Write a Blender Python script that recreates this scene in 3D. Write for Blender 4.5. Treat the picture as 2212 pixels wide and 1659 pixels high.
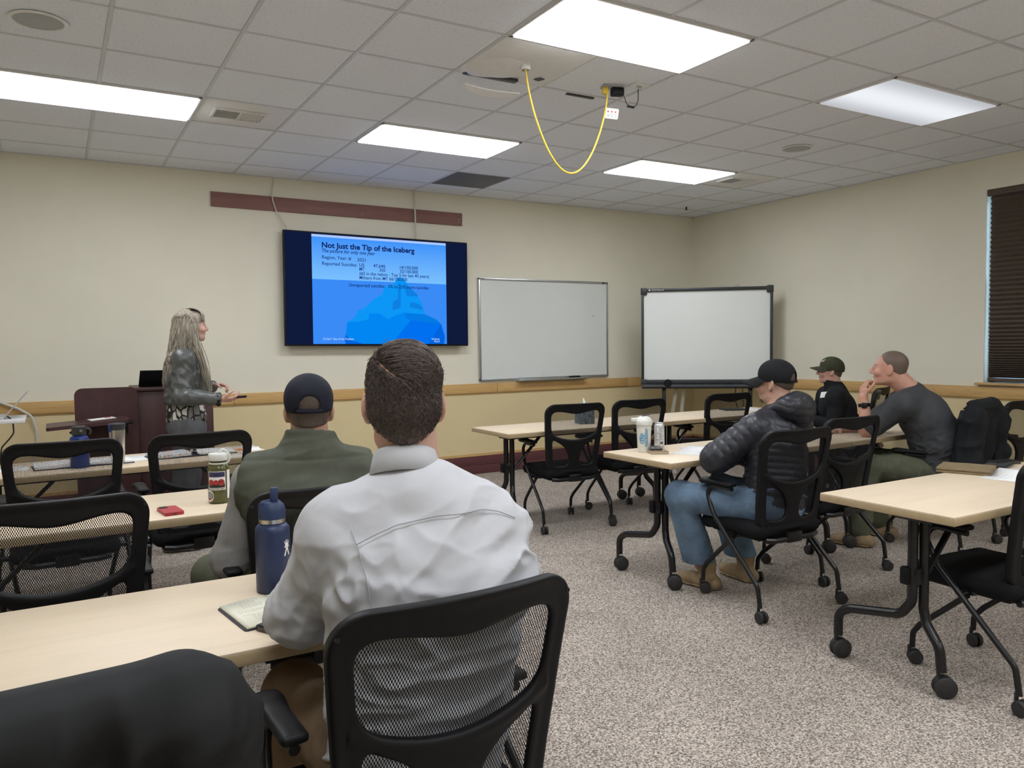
import bpy, bmesh, math, random
import numpy as np
from mathutils import Vector, Matrix, Euler

for o in list(bpy.data.objects): bpy.data.objects.remove(o, do_unlink=True)
scene = bpy.context.scene
COL = scene.collection
random.seed(7); np.random.seed(7)
PI = math.pi

# ---------------------------------------------------------------- camera
CAM = Vector((-0.9076, -4.2612, 1.4567))
def cam_basis(yaw, pitch, roll):
    f = Vector((math.sin(yaw)*math.cos(pitch), math.cos(yaw)*math.cos(pitch), math.sin(pitch)))
    r = Vector((math.cos(yaw), -math.sin(yaw), 0)); u = r.cross(f)
    return (r*math.cos(roll)+u*math.sin(roll), -r*math.sin(roll)+u*math.cos(roll), f)
r_, u_, f_ = cam_basis(math.radians(30.3446), math.radians(-2.9482), math.radians(-0.6975))
cd = bpy.data.cameras.new('camera'); cam = bpy.data.objects.new('camera', cd); COL.objects.link(cam)
cd.sensor_width = 36; cd.lens = 1686.78/2212*36; cd.clip_start = .05; cd.clip_end = 60
cam.matrix_world = Matrix(((r_.x, u_.x, -f_.x, CAM.x), (r_.y, u_.y, -f_.y, CAM.y), (r_.z, u_.z, -f_.z, CAM.z), (0, 0, 0, 1)))
scene.camera = cam

# ---------------------------------------------------------------- world, exposure
EXPOSURE = 0.0
TROFFER = 14.2
TROFFER_DIM = .72       # the one that is switched down
world = bpy.data.worlds.new('world'); scene.world = world; world.use_nodes = True
world.node_tree.nodes['Background'].inputs[0].default_value = (.42, .68, 1, 1)
world.node_tree.nodes['Background'].inputs[1].default_value = 9.0
vs = scene.view_settings
vs.view_transform = 'Standard'; vs.look = 'None'; vs.exposure = EXPOSURE; vs.gamma = 1.0; vs.use_curve_mapping = False

# ---------------------------------------------------------------- material helpers
def srgb(r, g, b):
    f = lambda c: (c/255/12.92 if c/255 <= .04045 else ((c/255+.055)/1.055)**2.4)
    return (f(r), f(g), f(b))
MATS = {}
class NT:
    def __init__(s, name):
        s.m = bpy.data.materials.new(name); s.m.use_nodes = True
        s.t = s.m.node_tree; s.b = s.t.nodes['Principled BSDF']; s.out = s.t.nodes['Material Output']
        MATS[name] = s.m
    def n(s, typ, **kw):
        nd = s.t.nodes.new(typ)
        for k, v in kw.items():
            if k in nd.inputs: nd.inputs[k].default_value = v
            else: setattr(nd, k, v)
        return nd
    def l(s, a, b): s.t.links.new(a, b)
    def coord(s, kind='Object', scale=None):
        tc = s.n('ShaderNodeTexCoord'); o = tc.outputs[kind]
        if scale is not None:
            mp = s.n('ShaderNodeMapping'); mp.inputs['Scale'].default_value = scale; s.l(o, mp.inputs['Vector']); o = mp.outputs[0]
        return o
    def noise(s, co, scale, detail=3, rough=.5, dist=0):
        nd = s.n('ShaderNodeTexNoise'); nd.inputs['Scale'].default_value = scale; nd.inputs['Detail'].default_value = detail
        nd.inputs['Roughness'].default_value = rough; nd.inputs['Distortion'].default_value = dist
        s.l(co, nd.inputs['Vector']); return nd.outputs['Fac']
    def ramp(s, fac, stops):
        r = s.n('ShaderNodeValToRGB'); e = r.color_ramp.elements
        while len(e) < len(stops): e.new(.5)
        for i, (p, c) in enumerate(stops): e[i].position = p; e[i].color = (*c, 1) if len(c) == 3 else c
        s.l(fac, r.inputs[0]); return r.outputs[0]
    def bump(s, h, strength=.2, dist=.01):
        b = s.n('ShaderNodeBump'); b.inputs['Strength'].default_value = strength; b.inputs['Distance'].default_value = dist
        s.l(h, b.inputs['Height']); s.l(b.outputs[0], s.b.inputs['Normal'])
    def set(s, col=None, rough=None, metal=None, spec=None, **kw):
        if col is not None: s.b.inputs['Base Color'].default_value = (*col, 1)
        if rough is not None: s.b.inputs['Roughness'].default_value = rough
        if metal is not None: s.b.inputs['Metallic'].default_value = metal
        if spec is not None: s.b.inputs['Specular IOR Level'].default_value = spec
        for k, v in kw.items(): s.b.inputs[k].default_value = v
        return s
def plain(name, col, rough=.5, metal=0, spec=.5, var=.08, scale=30, bump=0, bscale=None, **kw):
    """a plain material with slight procedural colour variation"""
    t = NT(name).set(col, rough, metal, spec, **kw)
    co = t.coord('Object')
    f = t.noise(co, scale, 3)
    lo = tuple(c*(1-var) for c in col); hi = tuple(min(1, c*(1+var)) for c in col)
    t.l(t.ramp(f, [(.3, lo), (.7, hi)]), t.b.inputs['Base Color'])
    if bump: t.bump(t.noise(co, bscale or scale*4, 2), bump, .002)
    return t.m
def emit(name, col, strength=1.0):
    m = bpy.data.materials.new(name); m.use_nodes = True; t = m.node_tree
    t.nodes.remove(t.nodes['Principled BSDF'])
    e = t.nodes.new('ShaderNodeEmission'); e.inputs[0].default_value = (*col, 1); e.inputs[1].default_value = strength
    t.links.new(e.outputs[0], t.nodes['Material Output'].inputs[0]); MATS[name] = m
    return m

# ---------------------------------------------------------------- object helpers
def link(name, me, mat=None, parent=None):
    o = bpy.data.objects.new(name, me); COL.objects.link(o)
    if mat is not None and me is not None and not me.materials:
        me.materials.append(MATS[mat] if isinstance(mat, str) else mat)
    if parent is not None: o.parent = parent
    return o
def tag(o, label=None, cat=None, group=None, kind=None):
    if label: o['label'] = label
    if cat: o['category'] = cat
    if group: o['group'] = group
    if kind: o['kind'] = kind
    return o
def thing(name, label, cat, loc=(0, 0, 0), rz=0, group=None):
    o = bpy.data.objects.new(name, None); COL.objects.link(o); o.empty_display_size = .1
    o.location = loc; o.rotation_euler = (0, 0, rz)
    return tag(o, label, cat, group)
def copy_tree(o, parent=None):
    c = o.copy(); COL.objects.link(c)
    if parent is not None: c.parent = parent
    for ch in list(o.children): copy_tree(ch, c)
    return c
def np_mesh(name, V, Fq, smooth=True):
    me = bpy.data.meshes.new(name)
    V = np.asarray(V, np.float32); Fq = np.asarray(Fq, np.int32)
    k = Fq.shape[1]
    me.vertices.add(len(V)); me.vertices.foreach_set('co', V.ravel())
    me.loops.add(Fq.size); me.loops.foreach_set('vertex_index', Fq.ravel())
    me.polygons.add(len(Fq)); me.polygons.foreach_set('loop_start', np.arange(0, Fq.size, k, dtype=np.int32))
    me.polygons.foreach_set('loop_total', np.full(len(Fq), k, np.int32))
    if smooth: me.polygons.foreach_set('use_smooth', np.ones(len(Fq), bool))
    me.update(); me.validate()
    return me

def fillet(pts, rad, n=6):
    """polyline with its inner corners rounded"""
    P = [Vector(p) for p in pts]
    if not hasattr(rad, '__len__'): rad = [rad]*len(P)
    out = [P[0]]
    for i in range(1, len(P)-1):
        a, b, c = P[i-1], P[i], P[i+1]
        d1 = (a-b); d2 = (c-b); l1 = d1.length; l2 = d2.length; d1 /= l1; d2 /= l2
        ang = d1.angle(d2)
        if ang > PI-.02 or rad[i] <= 0: out.append(b); continue
        t = min(rad[i]/math.tan(ang/2), l1*.49, l2*.49); r = t*math.tan(ang/2)
        bis = (d1+d2).normalized(); cen = b+bis*(r/math.sin(ang/2))
        s = b+d1*t-cen; e = b+d2*t-cen
        tot = s.angle(e); ax = s.cross(e).normalized()
        for k in range(n+1): out.append(cen+Matrix.Rotation(tot*k/n, 3, ax) @ s)
    out.append(P[-1])
    return out

class MB:
    """collects shapes into one mesh"""
    def __init__(s): s.bm = bmesh.new()
    def _xf(s, vs_, loc, rot):
        if rot is not None:
            R = rot.to_matrix() if isinstance(rot, Euler) else rot
            for v in vs_: v.co = R @ v.co
        for v in vs_: v.co += Vector(loc)
    def box(s, c, size, bevel=0, rot=None, segs=2, mi=0):
        r = bmesh.ops.create_cube(s.bm, size=1); vs_ = r['verts']
        for v in vs_: v.co = Vector((v.co.x*size[0], v.co.y*size[1], v.co.z*size[2]))
        s._xf(vs_, c, rot)
        fs = list({f for v in vs_ for f in v.link_faces})
        for f in fs: f.material_index = mi
        if bevel:
            es = list({e for v in vs_ for e in v.link_edges})
            bmesh.ops.bevel(s.bm, geom=es, offset=min(bevel, min(size)*.49), segments=segs, affect='EDGES', profile=.5)
        return s
    def tube(s, pts, r, segs=10, rad=0, n=6, cap=True, flat=1.0, mi=0):
        P = fillet(pts, rad, n) if (hasattr(rad, '__len__') or rad > 0) else [Vector(p) for p in pts]
        m = len(P)
        R = r if hasattr(r, '__len__') else [r]*m
        if len(R) != m: R = list(np.interp(np.linspace(0, 1, m), np.linspace(0, 1, len(R)), R))
        rings = []
        T = [(P[min(i+1, m-1)]-P[max(i-1, 0)]).normalized() for i in range(m)]
        nrm = T[0].orthogonal().normalized()
        if abs(T[0].z) < .9: nrm = (Vector((0, 0, 1))-T[0]*T[0].z).normalized()
        for i in range(m):
            nrm = (nrm-T[i]*nrm.dot(T[i])).normalized(); bn = T[i].cross(nrm)
            rings.append([s.bm.verts.new(P[i]+(nrm*math.cos(2*PI*k/segs)*flat+bn*math.sin(2*PI*k/segs))*R[i]) for k in range(segs)])
        for i in range(m-1):
            for k in range(segs):
                f = s.bm.faces.new((rings[i][k], rings[i][(k+1) % segs], rings[i+1][(k+1) % segs], rings[i+1][k])); f.smooth = True; f.material_index = mi
        if cap:
            f = s.bm.faces.new(list(reversed(rings[0]))); f.material_index = mi
            f = s.bm.faces.new(rings[-1]); f.material_index = mi
        return s
    def lathe(s, prof, c=(0, 0, 0), segs=24, rot=None, smooth=True, mi=0, sx=1, sy=1):
        rings = []; vs_ = []
        for (r, z) in prof:
            if r <= 1e-6: ring = [s.bm.verts.new((0, 0, z))]
            else: ring = [s.bm.verts.new((r*math.cos(2*PI*k/segs)*sx, r*math.sin(2*PI*k/segs)*sy, z)) for k in range(segs)]
            rings.append(ring); vs_ += ring
        for a, b in zip(rings[:-1], rings[1:]):
            for k in range(segs):
                k2 = (k+1) % segs
                if len(a) == 1 and len(b) == 1: continue
                if len(a) == 1: f = s.bm.faces.new((a[0], b[k2], b[k]))
                elif len(b) == 1: f = s.bm.faces.new((a[k], a[k2], b[0]))
                else: f = s.bm.faces.new((a[k], a[k2], b[k2], b[k]))
                f.smooth = smooth; f.material_index = mi
        s._xf(vs_, c, rot)
        return s
    def cyl(s, c, r, h, rot=None, segs=20, ch=.0, mi=0):
        ch = min(ch, r*.4, h*.4)
        p = [(0, -h/2), (r-ch, -h/2), (r, -h/2+ch), (r, h/2-ch), (r-ch, h/2), (0, h/2)] if ch else [(0, -h/2), (r, -h/2), (r, h/2), (0, h/2)]
        return s.lathe(p, c, segs, rot, smooth=False, mi=mi)
    def prism(s, poly, h, M=None, mi=0):
        """2D polygon in XY extruded by h along +Z, then moved by the matrix M"""
        b = [s.bm.verts.new((x, y, 0)) for x, y in poly]; t = [s.bm.verts.new((x, y, h)) for x, y in poly]
        f = s.bm.faces.new(list(reversed(b))); f.material_index = mi
        f = s.bm.faces.new(t); f.material_index = mi
        for i in range(len(b)):
            j = (i+1) % len(b); f = s.bm.faces.new((b[i], b[j], t[j], t[i])); f.material_index = mi
        if M is not None:
            for v in b+t: v.co = M @ v.co
        return s
    def mesh(s, name, smooth_angle=None):
        bmesh.ops.recalc_face_normals(s.bm, faces=s.bm.faces[:])
        me = bpy.data.meshes.new(name); s.bm.to_mesh(me); s.bm.free()
        if smooth_angle:
            me.polygons.foreach_set('use_smooth', [True]*len(me.polygons))
            me.set_sharp_from_angle(angle=math.radians(smooth_angle))
        return me
    def build(s, name, mat, parent=None, smooth=35, loc=None):
        me = s.mesh(name, smooth)
        o = link(name, me, None, parent)
        for m in (mat if isinstance(mat, (list, tuple)) else [mat]): me.materials.append(MATS[m])
        if loc is not None: o.location = loc
        return o

def rrect(w, h, r, n=5, cx=0, cy=0):
    out = []
    for (x, y, a0) in ((w/2-r, h/2-r, 0), (-w/2+r, h/2-r, PI/2), (-w/2+r, -h/2+r, PI), (w/2-r, -h/2+r, 3*PI/2)):
        for k in range(n+1):
            a = a0+PI/2*k/n; out.append((cx+x+r*math.cos(a), cy+y+r*math.sin(a)))
    return out

# ---------------------------------------------------------------- text as flat geometry
def text_mesh(body, size=1.0, width=None, bold=0.0, shear=0.0, align='LEFT', name='lettering'):
    cu = bpy.data.curves.new(name, 'FONT'); cu.body = body; cu.size = size; cu.offset = bold; cu.shear = shear; cu.align_x = align
    cu.resolution_u = 3
    o = bpy.data.objects.new(name, cu); COL.objects.link(o)
    dg = bpy.context.evaluated_depsgraph_get()
    me = bpy.data.meshes.new_from_object(o.evaluated_get(dg)); me.materials.clear()
    bpy.data.objects.remove(o, do_unlink=True); bpy.data.curves.remove(cu)
    n = len(me.vertices); co = np.zeros(n*3, np.float32); me.vertices.foreach_get('co', co); co = co.reshape(-1, 3)
    if width and n:
        x0 = co[:, 0].min(); s = width/max(1e-6, co[:, 0].max()-x0); co[:, 0] = (co[:, 0]-x0)*s
        if align == 'CENTER': co[:, 0] -= width/2
        if align == 'RIGHT': co[:, 0] -= width
    me.vertices.foreach_set('co', co.ravel()); me.update()
    return me
def warp(me, fn):
    n = len(me.vertices); co = np.zeros(n*3, np.float32); me.vertices.foreach_get('co', co); co = co.reshape(-1, 3)
    me.vertices.foreach_set('co', np.asarray(fn(co), np.float32).ravel()); me.update(); return me

# ---------------------------------------------------------------- signed-distance modelling
def _v(a): return np.asarray(a, np.float32)
class Field:
    def __init__(s, lo, hi, h):
        s.lo = _v(lo); s.h = h; s.n = np.ceil((_v(hi)-s.lo)/h).astype(int)+1
        s.F = np.full(tuple(s.n), .5, np.float32)
        s.ax = [(s.lo[i]+h*np.arange(s.n[i])).astype(np.float32) for i in range(3)]
    def sub(s, lo, hi):
        i0 = np.maximum(0, np.floor((_v(lo)-s.lo)/s.h).astype(int)); i1 = np.minimum(s.n, np.ceil((_v(hi)-s.lo)/s.h).astype(int)+1)
        sl = tuple(slice(int(a), int(max(a, b))) for a, b in zip(i0, i1))
        return sl, s.ax[0][sl[0]][:, None, None], s.ax[1][sl[1]][None, :, None], s.ax[2][sl[2]][None, None, :]
    def blend(s, sl, d, k):
        a = s.F[sl]
        if k <= 0: s.F[sl] = np.minimum(a, d); return
        hh = np.clip(.5+.5*(a-d)/k, 0, 1)
        s.F[sl] = a*(1-hh)+d*hh-k*hh*(1-hh)
    def carve(s, sl, d, k):
        a = s.F[sl]; d = -d
        if k <= 0: s.F[sl] = np.maximum(a, d); return
        hh = np.clip(.5-.5*(a-d)/k, 0, 1)
        s.F[sl] = a*(1-hh)+d*hh+k*hh*(1-hh)
    def op(s, sl, d, k, cut): (s.carve if cut else s.blend)(sl, d, k)
    def cap(s, a, b, ra, rb=None, k=.02, cut=False, baf=0, nb=0, ph=0):
        """round tapered limb from a to b; baf/nb: quilted baffles along it"""
        a = _v(a); b = _v(b); rb = ra if rb is None else rb; m = max(ra, rb)+max(k, 0)+.03+baf
        sl, X, Y, Z = s.sub(np.minimum(a, b)-m, np.maximum(a, b)+m)
        d = b-a; L2 = float(d@d)+1e-12
        t = np.clip(((X-a[0])*d[0]+(Y-a[1])*d[1]+(Z-a[2])*d[2])/L2, 0, 1)
        D = np.sqrt((X-a[0]-t*d[0])**2+(Y-a[1]-t*d[1])**2+(Z-a[2]-t*d[2])**2)
        r = ra+(rb-ra)*t
        if baf: r = r+baf*(np.abs(np.sin(PI*(t*nb+ph)))**.4-.75)
        s.op(sl, (D-r).astype(np.float32), k, cut)
    def ecap(s, a, b, ra, rb, lat, k=.03, cut=False, baf=0, nb=0):
        """limb with elliptical section: ra, rb = (radius along lat, radius across)"""
        a = _v(a); b = _v(b); d = b-a; L = float(np.linalg.norm(d)); w = d/L
        u = _v(lat); u = u-w*float(u@w); u /= np.linalg.norm(u); v = np.cross(w, u)
        m = max(*ra, *rb)+k+.03
        sl, X, Y, Z = s.sub(np.minimum(a, b)-m, np.maximum(a, b)+m)
        X = X-a[0]; Y = Y-a[1]; Z = Z-a[2]
        pw = X*w[0]+Y*w[1]+Z*w[2]; pu = X*u[0]+Y*u[1]+Z*u[2]; pv = X*v[0]+Y*v[1]+Z*v[2]
        t = np.clip(pw/L, 0, 1); ru = ra[0]+(rb[0]-ra[0])*t; rv = ra[1]+(rb[1]-ra[1])*t
        mn = np.minimum(ru, rv)
        e = pw-t*L
        D = (np.sqrt((pu/ru)**2+(pv/rv)**2+(e/mn)**2)-1)*mn
        if baf: D = D-baf*(np.abs(np.sin(PI*t*nb))**.4-.75)
        s.op(sl, D.astype(np.float32), k, cut)
    def ell(s, c, r, R=None, k=.02, cut=False):
        c = _v(c); r = _v(r if hasattr(r, '__len__') else (r, r, r)); m = float(r.max())+max(k, 0)+.02
        sl, X, Y, Z = s.sub(c-m, c+m)
        X = X-c[0]; Y = Y-c[1]; Z = Z-c[2]
        if R is not None:
            R = np.asarray(R, np.float32); X, Y, Z = (X*R[0, 0]+Y*R[1, 0]+Z*R[2, 0], X*R[0, 1]+Y*R[1, 1]+Z*R[2, 1], X*R[0, 2]+Y*R[1, 2]+Z*R[2, 2])
        k0 = np.sqrt((X/r[0])**2+(Y/r[1])**2+(Z/r[2])**2); k1 = np.sqrt((X/r[0]**2)**2+(Y/r[1]**2)**2+(Z/r[2]**2)**2)+1e-6
        s.op(sl, (k0*(k0-1)/k1).astype(np.float32), k, cut)
    def rbox(s, c, hs, rad, R=None, k=.01, cut=False):
        c = _v(c); hs = _v(hs); m = float(np.linalg.norm(hs))+k+.02
        sl, X, Y, Z = s.sub(c-m, c+m)
        X = X-c[0]; Y = Y-c[1]; Z = Z-c[2]
        if R is not None:
            R = np.asarray(R, np.float32); X, Y, Z = (X*R[0, 0]+Y*R[1, 0]+Z*R[2, 0], X*R[0, 1]+Y*R[1, 1]+Z*R[2, 1], X*R[0, 2]+Y*R[1, 2]+Z*R[2, 2])
        qx = np.abs(X)-hs[0]+rad; qy = np.abs(Y)-hs[1]+rad; qz = np.abs(Z)-hs[2]+rad
        D = np.sqrt(np.maximum(qx, 0)**2+np.maximum(qy, 0)**2+np.maximum(qz, 0)**2)+np.minimum(np.maximum(np.maximum(qx, qy), qz), 0)-rad
        s.op(sl, D.astype(np.float32), k, cut)
    def half(s, p, nrm, k=.004):
        """remove everything on the side the normal points to"""
        p = _v(p); nrm = _v(nrm); nrm = nrm/np.linalg.norm(nrm)
        X, Y, Z = s.ax[0][:, None, None], s.ax[1][None, :, None], s.ax[2][None, None, :]
        d = (X-p[0])*nrm[0]+(Y-p[1])*nrm[1]+(Z-p[2])*nrm[2]
        s.carve((slice(None),)*3, -d, k)
    def nets(s, smooth=1):
        F = s.F; neg = F < 0
        c = np.zeros(tuple(np.array(F.shape)-1), np.uint8)
        for dx in (0, 1):
            for dy in (0, 1):
                for dz in (0, 1):
                    c += neg[dx:F.shape[0]-1+dx, dy:F.shape[1]-1+dy, dz:F.shape[2]-1+dz]
        act = (c > 0) & (c < 8)
        I = np.argwhere(act); idx = np.full(act.shape, -1, np.int32); idx[act] = np.arange(len(I), dtype=np.int32)
        acc = np.zeros((len(I), 3), np.float64); cnt = np.zeros(len(I))
        i, j, k = I.T
        cor = {(dx, dy, dz): F[i+dx, j+dy, k+dz] for dx in (0, 1) for dy in (0, 1) for dz in (0, 1)}
        for axis in range(3):
            o = [a for a in range(3) if a != axis]
            for p in (0, 1):
                for q in (0, 1):
                    A = [0, 0, 0]; A[o[0]] = p; A[o[1]] = q; Bc = list(A); Bc[axis] = 1
                    fa, fb = cor[tuple(A)], cor[tuple(Bc)]
                    m = (fa < 0) != (fb < 0); t = np.where(m, fa/np.where(m, fa-fb, 1), 0)
                    pt = np.tile(np.array(A, float), (len(I), 1)); pt[:, axis] = t
                    acc[m] += pt[m]; cnt[m] += 1
        V = s.lo+(I+acc/cnt[:, None])*s.h
        quads = []
        for axis in range(3):
            o1, o2 = (axis+1) % 3, (axis+2) % 3
            sh = list(F.shape)
            sl0 = [slice(1, n-1) for n in sh]; sl1 = list(sl0); sl0[axis] = slice(0, sh[axis]-1); sl1[axis] = slice(1, sh[axis])
            a = neg[tuple(sl0)]; b = neg[tuple(sl1)]
            for flip, m in ((False, a & ~b), (True, ~a & b)):
                E = np.argwhere(m)
                if not len(E): continue
                E = E+1; E[:, axis] -= 1
                def g(d1, d2):
                    Q = E.copy(); Q[:, o1] += d1; Q[:, o2] += d2
                    return idx[Q[:, 0], Q[:, 1], Q[:, 2]]
                q = np.stack([g(-1, -1), g(0, -1), g(0, 0), g(-1, 0)], 1)
                if flip: q = q[:, ::-1]
                quads.append(q)
        Q = np.concatenate(quads); Q = Q[(Q >= 0).all(1)]
        for _ in range(smooth): V = lap(V, Q)
        return V, Q
def lap(V, Q, w=.6):
    S = np.zeros_like(V); n = np.zeros(len(V))
    for a, b in ((0, 1), (1, 2), (2, 3), (3, 0)):
        for p, q in ((a, b), (b, a)):
            for ax in range(3): S[:, ax] += np.bincount(Q[:, p], V[Q[:, q], ax], len(V))
            n += np.bincount(Q[:, p], minlength=len(V))
    return V*(1-w)+w*S/np.maximum(n, 1)[:, None]
def vnormals(V, Q):
    fn = np.cross(V[Q[:, 2]]-V[Q[:, 0]], V[Q[:, 3]]-V[Q[:, 1]])
    N = np.zeros_like(V)
    for c in range(4):
        for ax in range(3): N[:, ax] += np.bincount(Q[:, c], fn[:, ax], len(V))
    return N/np.maximum(np.linalg.norm(N, axis=1), 1e-9)[:, None]
def vnoise(P, scale, seed=0):
    """smooth value noise in [-1, 1]"""
    P = np.asarray(P)*scale; i = np.floor(P).astype(np.int64); f = P-i; f = f*f*(3-2*f)
    def h(ix, iy, iz):
        n = (ix*73856093) ^ (iy*19349663) ^ (iz*83492791) ^ (seed*2654435761)
        n = (n ^ (n >> 13))*1274126177 & 0xffffffff
        return ((n ^ (n >> 16)) & 0xffff)/32767.5-1
    r = 0
    for dx in (0, 1):
        for dy in (0, 1):
            for dz in (0, 1):
                w = (f[:, 0] if dx else 1-f[:, 0])*(f[:, 1] if dy else 1-f[:, 1])*(f[:, 2] if dz else 1-f[:, 2])
                r = r+w*h(i[:, 0]+dx, i[:, 1]+dy, i[:, 2]+dz)
    return r
def sdf_obj(name, field, mat, parent=None, smooth=1, disp=None):
    V, Q = field.nets(smooth)
    if disp is not None: V = disp(V, vnormals(V, Q))
    me = np_mesh(name, V, Q)
    return link(name, me, mat, parent)
# ================================================================ materials
def mk_materials():
    # painted wall (upper and lower colour), light orange-peel texture
    for nm, c in (('paint_cream', (.78, .745, .615)), ('paint_tan', (.72, .595, .345))):
        t = NT(nm).set(c, .75, spec=.25); co = t.coord()
        f = t.noise(co, 1.3, 3)
        t.l(t.ramp(f, [(.3, tuple(x*.96 for x in c)), (.7, tuple(min(1, x*1.03) for x in c))]), t.b.inputs['Base Color'])
        t.bump(t.noise(co, 180, 2), .12, .003)
    # carpet
    t = NT('carpet').set((.3, .26, .23), .95, spec=.1); co = t.coord()
    v = t.n('ShaderNodeTexVoronoi'); v.inputs['Scale'].default_value = 175; t.l(co, v.inputs['Vector'])
    n1 = t.noise(co, 110, 3, .65); n2 = t.noise(co, 3.0, 4, .6)
    mx = t.n('ShaderNodeMix', data_type='RGBA'); mx.inputs[0].default_value = .55
    sep = t.n('ShaderNodeSeparateColor'); t.l(v.outputs['Color'], sep.inputs[0])
    ad = t.n('ShaderNodeMath', operation='MULTIPLY_ADD'); t.l(n1, ad.inputs[0]); ad.inputs[1].default_value = .9; ad.inputs[2].default_value = -.2
    ad2 = t.n('ShaderNodeMath', operation='MULTIPLY_ADD'); t.l(sep.outputs[0], ad2.inputs[0]); ad2.inputs[1].default_value = .55; t.l(ad.outputs[0], ad2.inputs[2])
    c1 = t.ramp(ad2.outputs[0], [(.12, srgb(64, 58, 54)), (.33, srgb(124, 115, 107)), (.56, srgb(172, 161, 150)), (.85, srgb(218, 207, 194))])
    hs = t.n('ShaderNodeHueSaturation'); t.l(c1, hs.inputs['Color'])
    mr = t.n('ShaderNodeMapRange'); t.l(n2, mr.inputs[0]); mr.inputs[1].default_value = .3; mr.inputs[2].default_value = .7; mr.inputs[3].default_value = .9; mr.inputs[4].default_value = 1.08
    t.l(mr.outputs[0], hs.inputs['Value']); t.l(hs.outputs[0], t.b.inputs['Base Color'])
    t.bump(ad2.outputs[0], .7, .006)
    # acoustic tile
    t = NT('acoustic_tile').set((.72, .71, .70), .9, spec=.1); co = t.coord()
    f = t.noise(co, 260, 2, .6); g = t.noise(co, 70, 2)
    m = t.n('ShaderNodeMath', operation='MULTIPLY'); t.l(f, m.inputs[0]); t.l(g, m.inputs[1])
    t.l(t.ramp(m.outputs[0], [(.12, (.64, .67, .72)), (.19, (.84, .88, .95)), (.6, (.865, .905, .975))]), t.b.inputs['Base Color'])
    t.bump(f, .3, .003)
    plain('grid_white', (.64, .66, .69), .5, var=.03)
    plain('fixture_white', (.78, .78, .77), .45, var=.03)
    plain('fixture_grey', (.40, .41, .42), .5, var=.04)
    plain('return_grille', (.12, .125, .13), .6, var=.1, scale=300)
    # woods
    def wood(nm, c, stretch, scale, var=.18, rough=.5, bump=.05):
        t = NT(nm).set(c, rough, spec=.35); co = t.coord('Object', stretch)
        f = t.noise(co, scale, 5, .6, .6); g = t.noise(co, scale*6, 3, .5)
        m = t.n('ShaderNodeMath', operation='MULTIPLY_ADD'); t.l(g, m.inputs[0]); m.inputs[1].default_value = .35; t.l(f, m.inputs[2])
        t.l(t.ramp(m.outputs[0], [(.35, tuple(x*(1-var) for x in c)), (.68, c), (.95, tuple(min(1, x*(1+var*.5)) for x in c))]), t.b.inputs['Base Color'])
        t.bump(g, bump, .001)
    wood('rail_wood', (.60, .38, .15), (1, 6, 14), 3.0, .25)
    wood('rail_wood_side', (.60, .38, .15), (6, 1, 14), 3.0, .25)
    wood('red_board', (.24, .115, .10), (1, 6, 12), 3.0, .2)
    wood('maple_top', (.72, .595, .435), (1.2, 12, 6), 1.6, .09, .42, .02)
    wood('maple_edge', (.45, .34, .20), (2, 12, 20), 2.0, .15, .5, .02)
    wood('lectern_wood', (.060, .026, .026), (6, 6, 1), 3.0, .3, .4, .03)
    plain('base_maroon', (.125, .042, .048), .45, var=.1, scale=6)
    # metals and plastics
    plain('black_metal', (.007, .007, .008), .3, spec=.45, var=.15)
    plain('black_plastic', (.0055, .0055, .0065), .5, spec=.25, var=.12, bump=.05, bscale=900)
    plain('wheel_rubber', (.022, .022, .023), .6, var=.15)
    plain('steel', (.6, .58, .55), .28, metal=1, var=.05)
    plain('alu_frame', (.50, .51, .52), .35, metal=.8, var=.05)
    plain('seat_fabric', (.010, .010, .011), .95, spec=.15, var=.3, scale=300, bump=.3, bscale=700)
    # chair mesh: an open weave, holes in a staggered lattice
    t = NT('chair_mesh').set((.014, .014, .016), .8, spec=.2)
    uv = t.n('ShaderNodeTexCoord').outputs['UV']; sp = t.n('ShaderNodeSeparateXYZ'); t.l(uv, sp.inputs[0])
    def wv(o, per):
        a = t.n('ShaderNodeMath', operation='MULTIPLY'); t.l(o, a.inputs[0]); a.inputs[1].default_value = 2*PI/per
        b = t.n('ShaderNodeMath', operation='COSINE'); t.l(a.outputs[0], b.inputs[0]); return b.outputs[0]
    p = t.n('ShaderNodeMath', operation='MULTIPLY'); t.l(wv(sp.outputs[0], .0062), p.inputs[0]); t.l(wv(sp.outputs[1], .0125), p.inputs[1])
    gt = t.n('ShaderNodeMath', operation='GREATER_THAN'); t.l(p.outputs[0], gt.inputs[0]); gt.inputs[1].default_value = .0
    tr = t.n('ShaderNodeBsdfTransparent'); mx = t.n('ShaderNodeMixShader'); t.l(gt.outputs[0], mx.inputs[0]); t.l(t.b.outputs[0], mx.inputs[1]); t.l(tr.outputs[0], mx.inputs[2])
    t.l(mx.outputs[0], t.out.inputs[0])
    plain('paper', (.80, .80, .79), .8, var=.02)
    plain('whiteboard', (.72, .75, .72), .18, var=.02, scale=2)
    plain('projection_white', (.80, .83, .80), .35, var=.015, scale=2)
    plain('board_frame', (.030, .034, .037), .4, var=.1)
    plain('blind_fabric', (.095, .070, .052), .8, var=.12, scale=60)
    plain('cable_white', (.62, .60, .55), .5, var=.03)
    plain('cable_yellow', (.80, .58, .06), .45, var=.04)
    plain('cable_black', (.02, .02, .02), .5)
mk_materials()

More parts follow.
